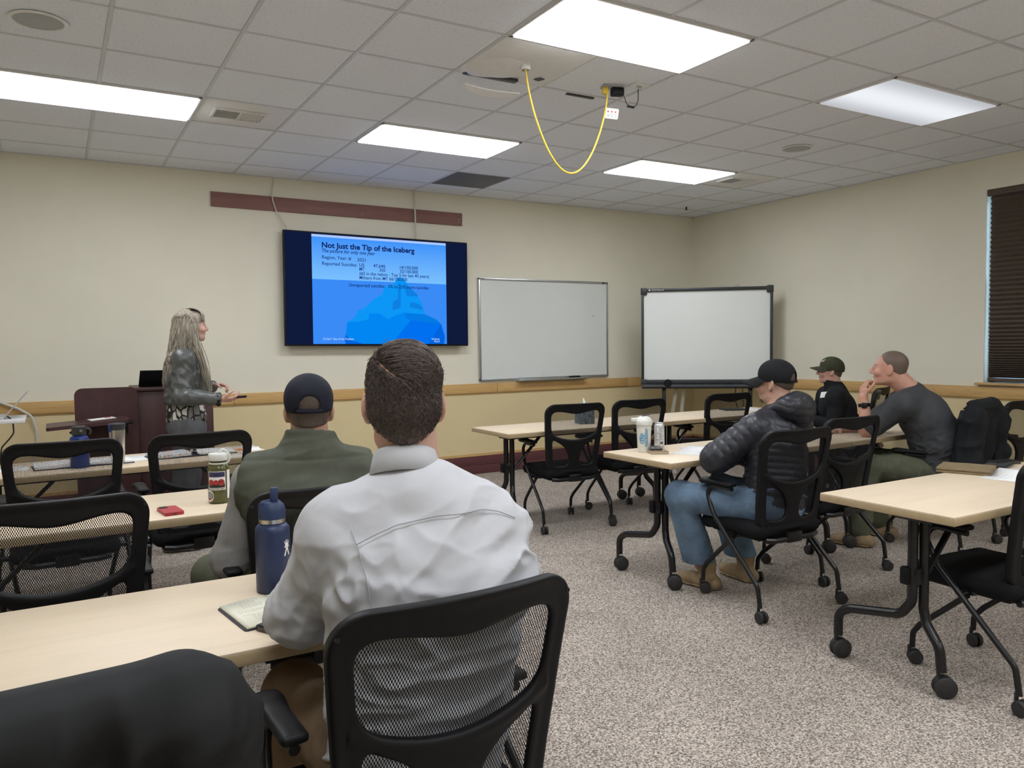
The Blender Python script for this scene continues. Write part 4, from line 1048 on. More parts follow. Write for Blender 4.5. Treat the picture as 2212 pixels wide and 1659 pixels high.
# ---------------------------------------------------------------- man in the white shirt (foreground, from behind)
Wm = Fig('person', 'man in a white dress shirt seated in the foreground, seen from behind', (-.26, -2.72, 0), (-.245, -2.655, 1.328), headR(21, -4), dict(
    neck=(-.24, -2.685, 1.178), chest=(-.235, -2.735, .96), pel=(-.255, -2.715, .57), shL=(-.383, -2.645, 1.055), shR=(-.112, -2.735, 1.050),
    elL=(-.452, -2.525, .857), wrL=(-.28, -2.30, .80), elR=(-.058, -2.60, .868), wrR=(-.14, -2.33, .81),
    hipL=(-.35, -2.70, .55), hipR=(-.17, -2.70, .55), knL=(-.41, -2.30, .575), knR=(-.11, -2.30, .56), anL=(-.42, -2.16, .10), anR=(-.10, -2.20, .10)), 1.02)
def build_white():
    F = Wm; J = F.J
    f = F.field(list(J.values())+[F.hc], .17, .005)
    F.head(f); F.neck(f, .0575); F.torso(f, -.016); F.arm(f, 'L', -.008); F.arm(f, 'R', -.008); F.leg(f, 'L', -.012); F.leg(f, 'R', -.012)
    F.hand(f, J['wrL'], V3(.6, .6, -.1), V3(0, 0, -1), 1, (.3, .4, .3)); F.hand(f, J['wrR'], V3(-.6, .6, -.1), V3(0, 0, -1), -1, (.3, .4, .3))
    F.sdf('body', f, 'skin_pale'); F.eyes()
    f = F.field([J[k] for k in ('neck', 'chest', 'pel', 'shL', 'shR', 'elL', 'elR', 'wrL', 'wrR')], .19, .005)
    F.torso(f, .010, chest=(.178, .125), hip=(.178, .132), k=.07); F.arm(f, 'L', .012, (.060, .050, .042), .04, .93); F.arm(f, 'R', .012, (.060, .050, .042), .04, .93)
    nk = F.P(0, -.02, -.135)
    f.half(F.P(0, -.02, -.128), F.R @ V3(0, .32, .95))
    lat = F.lat
    def disp(V, N):
        r1 = ridges(V, V3(.8, 0, .45), 6, 16, 3)*near(V, V3(-.12, -2.83, .97), .17)*.026+ridges(V, V3(.9, 0, .25), 6, 18, 31)*near(V, V3(-.05, -2.80, .93), .13)*.024
        r2 = ridges(V, V3(.7, .1, -.5), 6, 15, 9)*near(V, V3(-.36, -2.75, .93), .14)*.024
        lo = ridges(V, V3(1, 0, .05), 7, 17, 14)*np.clip((.92-V[:, 2])/.14, 0, 1)*.018
        e1 = ridges(V, J['elL']-J['shL'], 5, 20, 21)*near(V, J['elL']*.55+J['shL']*.45, .16)*.007+ridges(V, V3(1, .4, .3), 4, 26, 23)*near(V, J['elL'], .10)*.007
        e2 = ridges(V, J['elR']-J['shR'], 5, 22, 25)*near(V, J['elR']*.6+J['shR']*.4, .15)*.008
        g = ridges(V, V3(1, .2, -.12), 6, 11, 41)*.006*np.clip((V[:, 2]-.85)/.1, 0, 1)
        return V+N*(r1+r2+lo+e1+e2+g)[:, None]
    sh = F.sdf('shirt', f, 'shirt_white', 1, disp)
    VV = np.zeros(len(sh.data.vertices)*3, np.float32); sh.data.vertices.foreach_get('co', VV); VV = VV.reshape(-1, 3)
    def on_back(x, z):
        m_ = (np.abs(VV[:, 0]-x) < .008) & (np.abs(VV[:, 2]-z) < .008)
        return V3(x, VV[m_, 1].min()-.0006, z) if m_.any() else None
    cloth('seam_grey', (.36, .36, .38), .8, .05)
    def seam_line(pts):
        P_ = [on_back(x, z) for x, z in pts]; P_ = [p for p in P_ if p is not None]
        if len(P_) > 3:
            A = np.array(P_); 
            for _ in range(3): A[1:-1, 1] = (A[:-2, 1]+A[1:-1, 1]*2+A[2:, 1])/4-.0002
            m = MB(); m.tube([tuple(p) for p in A], .0011, 5); o = m.build('seam', 'seam_grey', sh)
    seam_line([(x, float(np.interp(x, (-.42, -.33, -.25, -.15, -.11, -.07), (1.055, 1.098, 1.110, 1.112, 1.104, 1.085)))) for x in np.linspace(-.405, -.075, 34)])
    seam_line([(-.405+.012*s_, 1.085-.19*s_) for s_ in np.linspace(0, 1, 16)])
    # collar: a band round the neck, open at the front, with its folded leaf
    nb = 40
    def ring(z, r, tilt, th):
        c = F.hc*0+nk; rt, fw, up = F.R[:, 0], F.R[:, 1], F.R[:, 2]
        return [c+rt*math.sin(a)*r+(-fw)*math.cos(a)*r*1.02+up*(z-tilt*math.cos(a)*-1*.02) for a in np.linspace(-2.75, 2.75, nb)]
    rows = [ring(-.016, .0640, 1, 0), ring(.014, .0630, 1, 0), ring(.028, .0625, 1, 0), ring(.0310, .0645, 1, 0), ring(.028, .0665, 1, 0), ring(.010, .0705, 1, 0), ring(-.016, .077, 1, 0), ring(-.018, .074, 1, 0)]
    V = np.array(rows).reshape(-1, 3); Q = [(i*nb+j, i*nb+j+1, (i+1)*nb+j+1, (i+1)*nb+j) for i in range(len(rows)-1) for j in range(nb-1)]
    c = F.obj(link('collar', np_mesh('collar', V, Q), 'shirt_white')); md = c.modifiers.new('thickness', 'SOLIDIFY'); md.thickness = .002
    f = F.field([J[k] for k in ('pel', 'hipL', 'hipR', 'knL', 'knR', 'anL', 'anR')], .17, .007)
    f.ecap(J['pel']+V3(0, .02, -.02), J['pel']+V3(0, .01, .06), (.172, .118), (.160, .105), F.lat, .04); F.leg(f, 'L', .014, k=.05); F.leg(f, 'R', .014, k=.05)
    F.sdf('trousers', f, 'khaki', 1, lambda V, N: V+N*(ridges(V, V3(1, .3, .2), 4, 22, 7)*.005*near(V, J['hipL']+V3(0, .1, 0), .25))[:, None])
    boot(F, (-.42, -2.14), (-.1, 1), 'boot_tan'); boot(F, (-.10, -2.18), (.1, 1), 'boot_tan')
    # hair: short back and sides, longer on top, parted on the left and combed across
    rng = np.random.RandomState(3)
    f = F.field([F.hc], .17, .004)
    f.cap(F.P(0, -.030, -.03), F.P(0, -.032, -.10), .0645, .0615, .0); f.half(F.P(0, -.020, -.05), F.R @ V3(0, 1, -.05), .01)
    f.ell(F.P(0, -.018, .036), V3(.0765, .0965, .087)*F.k, F.R, .025); f.ell(F.P(.004, -.008, .062), V3(.073, .089, .069)*F.k, F.R, .015); f.ell(F.P(0, -.045, -.012), V3(.068, .060, .055)*F.k, F.R, .03)
    f.half(F.P(0, .085, .06), F.R @ V3(0, 1, -.35)); f.half(F.P(0, .025, .03), F.R @ V3(0, 1, -1.0)); f.half(F.P(0, -.04, -.098), F.R @ V3(0, .25, -1))
    PART = np.array([(-.048, .05, 0), (-.050, .02, 0), (-.054, -.010, 0), (-.0565, -.035, 0), (-.052, -.060, 0), (-.045, -.081, 0), (-.033, -.097, 0), (-.020, -.107, 0)])
    for q in PART:       # lift the line of the parting on to the shell
        lo, hi = .03, .14
        z1 = .036+.087*math.sqrt(max(0, 1-(q[0]/.0765)**2-((q[1]+.018)/.0965)**2)); q[2] = z1
    PART[3:, 2] = (.092, .087, .078, .066, .056); PART[3:, 1] = [-.018-.0965*math.sqrt(max(0, 1-(x/.0765)**2-((z-.036)/.087)**2)) for x, z in PART[3:, (0, 2)]]
    for a, b in zip(PART[:-1], PART[1:]): f.cap(F.P(*a), F.P(*b), .0030, None, .0015, True)
    cap = F.sdf('hair', f, 'hair_brown', 1)
    c_ = np.array((0, -.018, .036)); m = MB(); m.tube([F.P(*(q+nrm(q-c_)*-.0010)) for q in PART], [.0010]+[.0022]*6+[.0006], 6, .01); o = F.obj(m.build('parting', 'skin_pale')); o.parent = cap; o.location = (0, 0, 0)
    n0 = len(cap.data.vertices); VV = np.zeros(n0*3, np.float32); NN = np.zeros(n0*3, np.float32); cap.data.vertices.foreach_get('co', VV); cap.data.vertex_normals.foreach_get('vector', NN)
    VV = VV.reshape(-1, 3).astype(float); NN = NN.reshape(-1, 3).astype(float); pick = rng.randint(0, n0, 30000)
    p = ((VV[pick]+rng.normal(size=(30000, 3))*.0016-F.hc) @ F.R)/F.k; nd = NN[pick] @ F.R
    dp = np.full(len(p), 9.)
    for a, b in zip(PART[:-1], PART[1:]):
        ab = b-a; t_ = np.clip(((p-a) @ ab)/(ab @ ab), 0, 1); dp = np.minimum(dp, np.linalg.norm(p-a-t_[:, None]*ab, axis=1))
    keep = (dp > .0032) & ~((p[:, 1] > -.025) & (p[:, 2] < .005)) & (rng.rand(len(p)) < np.clip((p[:, 2]+.125)/.05, .25, 1)); p = p[keep]; nd = nd[keep]; n = len(p)
    xp = np.interp(-p[:, 1], -PART[:, 1], PART[:, 0]); right = p[:, 0] > xp
    topw = np.clip((p[:, 2]-.045-.02*(p[:, 0] < -.05))/.025, 0, 1)
    comb = np.stack([np.where(right, 1.0, -.5), np.where(right, -.10-.5*np.clip((-.03-p[:, 1])/.06, 0, 1), -.1), np.where(right, .25*np.clip((-.06-p[:, 1])/.03, 0, 1), -1.0)], 1)
    whorl = np.array((.014, -.108, .050)); dv = p-whorl; dist = np.linalg.norm(dv, axis=1, keepdims=True); sw = np.cross(nd, dv); sw /= np.maximum(np.linalg.norm(sw, axis=1, keepdims=True), 1e-6)
    ww = np.exp(-(dist/.030)**2); comb = comb*(1-ww)-sw*ww*1.3
    down = np.stack([p[:, 0]*.8, np.full(n, -.1), np.full(n, -1.0)], 1); dirv = comb*topw[:, None]+down*(1-topw[:, None])*.8+rng.normal(size=(n, 3))*(.05+.16*(1-topw))[:, None]
    dirv -= nd*(dirv*nd).sum(1, keepdims=True); dirv /= np.maximum(np.linalg.norm(dirv, axis=1, keepdims=True), 1e-6)
    fade = np.clip((p[:, 2]+.125)/.15, .12, 1); L = np.where((topw > .3) & right & (p[:, 0] < .05), .048, np.where((topw > .3) & right, .028, .010))*fade*rng.uniform(.7, 1.1, n); M = 6; path = np.zeros((n, M, 3))
    for j in range(M):
        s_ = L*j/(M-1); lift = .0005+(.0018+.0035*topw*(.5+.5*vnoise(p, 130, 4)))*fade*math.sin(PI*min(1, j/(M-1)*.9+.05)); path[:, j] = p+dirv*s_[:, None]+nd*(lift-s_**2/(2*.086))[:, None]
    Wp = F.hc+(path*F.k) @ F.R.T
    o = strands('strands', Wp, (np.linspace(1, .4, M)[None, :]*(.00055+.00025*topw)[:, None]), 'hair_brown', F); o.parent = cap; o.location = (0, 0, 0); o['kind'] = 'stuff'
build_white()
# ---------------------------------------------------------------- man in the green vest (from behind)
Vm = Fig('person', 'man in an olive green vest and navy cap seated at the middle left table', (-.12, -1.45, 0), (-.112, -1.43, 1.222), headR(14, -3), dict(
    neck=(-.118, -1.455, 1.085), chest=(-.13, -1.50, .88), pel=(-.135, -1.50, .56), shL=(-.305, -1.42, .975), shR=(.055, -1.51, .975),
    elL=(-.385, -1.36, .70), wrL=(-.33, -1.13, .66), elR=(.135, -1.46, .72), wrR=(.10, -1.16, .78),
    hipL=(-.225, -1.46, .54), hipR=(-.045, -1.46, .54), knL=(-.40, -1.05, .565), knR=(.03, -1.03, .55), anL=(-.36, -.92, .10), anR=(.05, -.92, .10)), 1.0)
def build_vest():
    F = Vm; J = F.J
    f = F.field(list(J.values())+[F.hc], .17, .006)
    F.head(f); F.neck(f, .058); F.torso(f, -.015); F.arm(f, 'L', -.01); F.arm(f, 'R', -.01); F.leg(f, 'L', -.012); F.leg(f, 'R', -.012)
    F.hand(f, J['wrL'], V3(.3, .8, 0), V3(0, 0, -1), 1); F.hand(f, J['wrR'], V3(-.5, .7, 0), V3(0, 0, -1), -1)
    F.sdf('body', f, 'skin_tan'); F.eyes()
    f = F.field([F.hc], .16, .004)       # cropped hair under the cap
    f.ell(F.P(0, -.018, .034), V3(.0765, .0965, .085)*F.k, F.R, 0); f.cap(F.P(0, -.034, -.02), F.P(0, -.034, -.055), .062, .059, .03); f.half(F.P(0, .0, .0), F.R @ V3(0, 1, -.25)); f.half(F.P(0, -.04, -.048), F.R @ V3(0, .2, -1))
    F.sdf('hair', f, 'hair_fade')
    f = F.field([J[k] for k in ('neck', 'chest', 'pel', 'shL', 'shR', 'elL', 'elR', 'wrL', 'wrR')], .17, .006)
    F.torso(f, .002, k=.05); F.arm(f, 'L', .012, (.060, .054, .044), .04, .95); F.arm(f, 'R', .012, (.060, .054, .044), .04, .95)
    F.sdf('sweater', f, 'sleeve_grey', 1, lambda V, N: V+N*(ridges(V, V3(1, .3, .3), 3, 22, 5)*.006*(near(V, J['elL'], .12)+near(V, J['elR'], .12)))[:, None])
    f = F.field([J[k] for k in ('neck', 'chest', 'pel', 'shL', 'shR')], .21, .006)
    F.torso(f, .022, chest=(.185, .125), k=.06)
    for sd in 'LR':
        sh, el = J['sh'+sd], J['el'+sd]; ax = nrm(el-sh); out = nrm(sh-J['chest']); f.half(sh+out*.052, out*.9+V3(0, 0, -.25), .01)
    f.cap(J['neck']+V3(0, 0, -.03), J['neck']+V3(.002, .008, .05), .100, .088, .03); f.cap(J['neck']+V3(0, 0, -.05), F.P(0, -.01, -.02), .078, .078, .004, True); f.half(J['neck']+V3(0, 0, .066), F.R @ V3(.12, .10, 1), .004)
    f.half(J['pel']+V3(0, 0, .02), (0, 0, -1))
    F.sdf('vest', f, 'vest_green', 1, lambda V, N: V+N*(ridges(V, V3(1, -.2, .15), 5, 13, 8)*.007+ridges(V, V3(.5, 0, .8), 4, 20, 18)*.006*near(V, J['shL']+V3(.05, 0, -.03), .09)-.004*np.exp(-((V[:, 2]-1.062+.05*(V[:, 0]+.12)**2)/.006)**2))[:, None])
    f = F.field([J[k] for k in ('pel', 'hipL', 'hipR', 'knL', 'knR', 'anL', 'anR')], .16, .008)
    f.ecap(J['pel']+V3(0, 0, -.02), J['pel']+V3(0, 0, .10), (.182, .135), (.178, .13), F.lat, .05); F.leg(f, 'L', .012, k=.05); F.leg(f, 'R', .012, k=.05)
    F.sdf('trousers', f, 'trouser_olive')
    boot(F, (-.36, -.90), (-.1, 1), 'boot_tan'); boot(F, (.05, -.90), (.1, 1), 'boot_tan')
    c, P = cap_dome(F, 'cap_navy', .012, 5, True, .000); cap_brim(F, P, c, 'cap_white', .07, .10, .006)
    f = F.field([F.hc], .17, .004); R = F.R @ headR(0, 5)
    f.ell(P(0, -.006, .040), V3(.084, .105, .0945)*F.k, R, 0); f.half(P(0, .030, .055), R @ V3(0, -1, -.6)); f.half(P(0, 0, .012), R @ V3(0, 0, -1)); f.ell(P(0, -.012, .030), V3(.082, .103, .091)*F.k, R, .002, True)
    o = F.sdf('front_panel', f, 'cap_white'); o.parent = c; o.location = (0, 0, 0)
build_vest()

# ---------------------------------------------------------------- man in the puffer jacket
Pm = Fig('person', 'man in a dark puffer jacket, jeans and black cap with arms crossed', (2.50, -1.2, 0), (2.665, -1.155, 1.214), headR(-17, -3), dict(
    neck=(2.655, -1.195, 1.075), chest=(2.58, -1.235, .86), pel=(2.525, -1.29, .56), shL=(2.44, -1.215, .97), shR=(2.79, -1.21, .965),
    elL=(2.255, -1.09, .80), wrL=(2.53, -.96, .80), elR=(2.80, -.99, .77), wrR=(2.53, -.93, .80),
    hipL=(2.43, -1.25, .54), hipR=(2.61, -1.25, .54), knL=(2.20, -.87, .565), knR=(2.60, -.79, .56), anL=(2.36, -.87, .13), anR=(2.67, -.90, .13)), 1.0)
def build_puffer():
    F = Pm; J = F.J
    f = F.field(list(J.values())+[F.hc], .17, .005)
    F.head(f); F.neck(f, .060); F.torso(f, -.015); F.arm(f, 'L', -.01); F.arm(f, 'R', -.01); F.leg(f, 'L', -.012); F.leg(f, 'R', -.012)
    F.hand(f, J['wrL'], V3(.9, -.1, -.05), V3(0, -1, -.2), 1, (.2, .3, .3)); F.hand(f, J['wrR'], V3(-.9, .0, .0), V3(0, -1, -.2), -1, (.2, .3, .3))
    F.sdf('body', f, 'skin_tan'); F.eyes()
    f = F.field([F.hc], .16, .004)
    f.ell(F.P(0, -.018, .034), V3(.0765, .0965, .085)*F.k, F.R, 0); f.cap(F.P(0, -.034, -.02), F.P(0, -.034, -.06), .063, .059, .03); f.half(F.P(0, .045, .0), F.R @ V3(0, 1, -.1)); f.half(F.P(0, .005, .012), F.R @ V3(0, .55, -1)); f.ell(F.P(0, -.005, -.012), V3(.1, .030, .032)*F.k, F.R, .003, True)
    F.sdf('hair', f, 'hair_fade')
    f = F.field([F.hc], .16, .004)       # stubble
    f.ell(F.P(0, .038, -.068), V3(.0497, .0517, .0437)*F.k, F.R, 0); f.ell(F.P(0, .076, -.097), V3(.0213, .0173, .0183)*F.k, F.R, .018)
    for e in (-1, 1): f.cap(F.P(e*.0465, .0, -.072), F.P(e*.026, .066, -.092), .0172*F.k, None, .02)
    f.half(F.P(0, .05, -.052), F.R @ V3(0, .25, 1)); F.sdf('beard', f, 'hair_fade')
    f = F.field([J[k] for k in ('neck', 'chest', 'pel', 'shL', 'shR', 'elL', 'elR', 'wrL', 'wrR')], .23, .006)
    lat = F.lat; e = .028
    f.ecap(J['pel']+V3(0, 0, .02), J['chest'], (.182, .148), (.188, .145), lat, .03, baf=.009, nb=8); f.ecap(J['chest'], J['neck']*.6+J['chest']*.4, (.188, .142), (.13, .10), lat, .04, baf=.008, nb=3)
    for sh in (J['shL'], J['shR']): f.cap(sh, J['neck']*.72+J['chest']*.28, .085, .080, .04)
    F.arm(f, 'L', e, (.058, .058, .044), .02, .9, baf=.008, nb=6); F.arm(f, 'R', e, (.058, .058, .044), .02, .9, baf=.008, nb=6)
    f.cap(F.P(0, -.02, -.05), J['neck']+V3(0, 0, -.03), .075, .075, .004, True)
    jk = F.sdf('jacket', f, 'puffer_navy', 1, lambda V, N: V+N*(vnoise(V, 45, 3)*.002+ridges(V, V3(0, .3, 1), 3, 38, 6)*.002)[:, None])
    f = F.field([J['neck']], .26, .006)     # hood folded down behind the neck
    b = -F.R[:, 1]; up = V3(0, 0, 1); rt = F.R[:, 0]; n0 = J['neck']
    f.ell(n0+b*.085+up*.0, (.145, .085, .095), headR(-17, 25), 0); f.ell(n0+b*.10+rt*.05+up*(-.035), (.11, .075, .10), headR(-17, 25), .04)
    f.cap(n0+b*.06-rt*.10+up*.02, n0-b*.05-rt*.11+up*(-.045), .038, .03, .03); f.cap(n0+b*.06+rt*.10+up*.02, n0-b*.05+rt*.11+up*(-.045), .038, .03, .03)
    f.ell(n0+V3(0, 0, .06)-b*.01, (.085, .095, .09), headR(-17), .02, True)
    def hd(V, N):
        q = (V-n0) @ rt; z = (V-n0) @ up; w = (V-n0) @ b
        g1 = np.abs(np.sin((z+.3*w)*PI/.047)); g2 = np.abs(np.sin((q+.02*np.floor((z+.3*w)/.047))*PI/.10))
        return V+N*((g1**.4-.8)*.0045+(g2**.3-.9)*.005+vnoise(V, 50, 9)*.0015)[:, None]
    o = F.sdf('hood', f, 'puffer_navy', 1, hd); o.parent = jk; o.location = (0, 0, 0)
    f = F.field([J[k] for k in ('pel', 'hipL', 'hipR', 'knL', 'knR', 'anL', 'anR')], .17, .006)
    f.ecap(J['pel']+V3(0, 0, -.02), J['pel']+V3(0, 0, .06), (.180, .135), (.176, .13), F.lat, .05); F.leg(f, 'L', .014, (.088, .068, .062), .05, .018); F.leg(f, 'R', .014, (.088, .068, .062), .05, .018)
    f.half((0, 0, .155), (0, 0, -1), .004)
    F.sdf('jeans', f, 'jeans', 1, lambda V, N: V+N*(ridges(V, V3(1, .2, .3), 4, 20, 4)*.006*(near(V, J['hipL']+V3(0, .05, .04), .14)+near(V, J['knL'], .10)+near(V, J['anL']+V3(0, 0, .12), .12)))[:, None])
    boot(F, (2.375, -.90), (-.18, 1), 'boot_tan', h=.15, w=.046); boot(F, (2.675, -.92), (.05, 1), 'boot_tan', h=.15, w=.046)
    c, P = cap_dome(F, 'cap_black', .013, 6, True, .006); cap_brim(F, P, c, 'cap_black', .098, .16, .022)
    cloth('cap_red', (.22, .02, .02), .8)
    m = MB(); m.tube([P(-.03, .080, .075), P(0, .089, .080), P(.03, .080, .075)], .006, 6, .02, flat=.4); m.build('emblem', 'cap_red', c)
build_puffer()

# ---------------------------------------------------------------- man in the grey T-shirt, chin on hand
Gm = Fig('person', 'man in a grey T-shirt leaning on the table, chin on his hand', (4.35, -.95, 0), (4.135, -.885, 1.252), headR(-27, 2), dict(
    neck=(4.215, -.965, 1.115), chest=(4.315, -1.02, .93), pel=(4.43, -1.09, .57), shL=(4.09, -1.02, 1.01), shR=(4.37, -.83, 1.005),
    elL=(4.02, -.79, .815), wrL=(4.015, -.765, 1.045), elR=(4.28, -.62, .83), wrR=(4.10, -.52, .80),
    hipL=(4.33, -1.08, .55), hipR=(4.50, -1.03, .55), knL=(4.03, -.80, .56), knR=(4.33, -.66, .56), anL=(3.96, -.78, .12), anR=(4.33, -.70, .12)), 1.04)
def build_grey():
    F = Gm; J = F.J; lat = F.lat
    f = F.field(list(J.values())+[F.hc], .17, .0045)
    F.head(f); F.neck(f, .066); F.torso(f, -.03); F.arm(f, 'L', 0, (.058, .050, .031), .02); F.arm(f, 'R', 0, (.058, .050, .031), .02); F.leg(f, 'L', -.012); F.leg(f, 'R', -.012)
    ch = F.P(0, .085, -.10)
    F.hand(f, J['wrL'], V3(.18, .12, .9), nrm(ch-J['wrL'])*V3(1, 1, .0)+V3(.5, -.15, 0), -1, (.55, .9, .6), .04, 1.04, (.3, .25)); F.hand(f, J['wrR'], V3(-.9, .2, -.1), V3(0, 0, -1), 1, (.35, .6, .5), .05, 1.04)
    F.sdf('body', f, 'skin_ruddy'); F.eyes()
    f = F.field([F.hc], .16, .004)
    f.ell(F.P(0, -.018, .036), V3(.0750, .0950, .0840)*F.k, F.R, 0); f.cap(F.P(0, -.034, -.02), F.P(0, -.034, -.05), .0635, .060, .03); f.half(F.P(0, .070, .07), F.R @ V3(0, 1, -.45)); f.half(F.P(0, .035, .02), F.R @ V3(0, 1, -.25)); f.half(F.P(0, -.01, -.035), F.R @ V3(0, .5, -1)); f.ell(F.P(0, .0, -.012), V3(.1, .026, .034)*F.k, F.R, .003, True)
    F.sdf('hair', f, 'hair_buzz')
    f = F.field([J[k] for k in ('neck', 'chest', 'pel', 'shL', 'shR', 'elL', 'elR')], .20, .006)
    mid = J['pel']*.5+J['chest']*.5+V3(.015, -.025, .01)
    f.ecap(J['pel']+V3(0, 0, -.02), mid, (.190, .160), (.190, .165), lat, .05); f.ecap(mid, J['chest'], (.190, .165), (.200, .155), lat, .05); f.ecap(J['chest'], J['neck']*.7+J['chest']*.3, (.200, .150), (.125, .095), lat, .05)
    for sd in 'LR':
        sh = J['sh'+sd]; f.cap(sh, J['neck']*.72+J['chest']*.28, .076, .070, .05); f.cap(sh, J['chest']+(sh-J['chest'])*.35, .078, .095, .05); f.cap(sh, sh+(J['el'+sd]-sh)*.78, .074, .072, .04)
        el = J['el'+sd]; d = nrm(el-sh); f.half(sh+(el-sh)*.80, d, .004) if False else None
    f.cap(F.P(0, -.02, -.05), J['neck']+V3(0, 0, -.01), .066, .070, .014, True)
    F.sdf('t_shirt', f, 'tee_grey', 1, lambda V, N: V+N*(ridges(V, V3(.85, -.1, .5), 5, 17, 12)*.012*np.clip((.88-V[:, 2])/.15, 0, 1)+ridges(V, V3(-.8, .2, -.5), 5, 18, 3)*.010*near(V, J['shL']+V3(.05, .05, -.06), .13)+ridges(V, V3(1, .3, .3), 4, 8, 13)*.003)[:, None])
    m = None; b_ = F.P(0, -.022, -.045); ax = nrm(b_-J['neck']); pass
    f = F.field([J[k] for k in ('pel', 'hipL', 'hipR', 'knL', 'knR', 'anL', 'anR')], .16, .007)
    f.ecap(J['pel']+V3(0, 0, -.03), J['pel']+V3(0, 0, .06), (.178, .135), (.172, .13), lat, .05); F.leg(f, 'L', .018, k=.05, flare=.01); F.leg(f, 'R', .018, k=.05, flare=.01)
    F.sdf('trousers', f, 'trouser_olive', 1, lambda V, N: V+N*(ridges(V, V3(.3, .2, 1), 3, 18, 4)*.007)[:, None])
    boot(F, (3.955, -.79), (-.35, .9), 'boot_tan', h=.2); boot(F, (4.335, -.72), (-.1, 1), 'boot_tan', h=.2)
    w = J['wrL']-(J['wrL']-J['elL'])*.22; d = nrm(J['wrL']-J['elL']); a = nrm(np.cross(d, (0, 1, 0))); b = np.cross(d, a)
    m = MB(); m.lathe([(.034, -.012), (.040, -.012), (.040, .012), (.034, .012)], tuple(w), 24, Matrix(((a[0], b[0], d[0]), (a[1], b[1], d[1]), (a[2], b[2], d[2]))))
    wt = F.obj(m.build('watch', 'black_plastic')); m = MB(); cc = w+nrm(V3(-.8, -.6, 0))*.043; m.box(tuple(cc), (.014, .036, .040), .005, Euler((0, 0, .65))); p = m.build('watch_case', 'black_metal', wt)
build_grey()

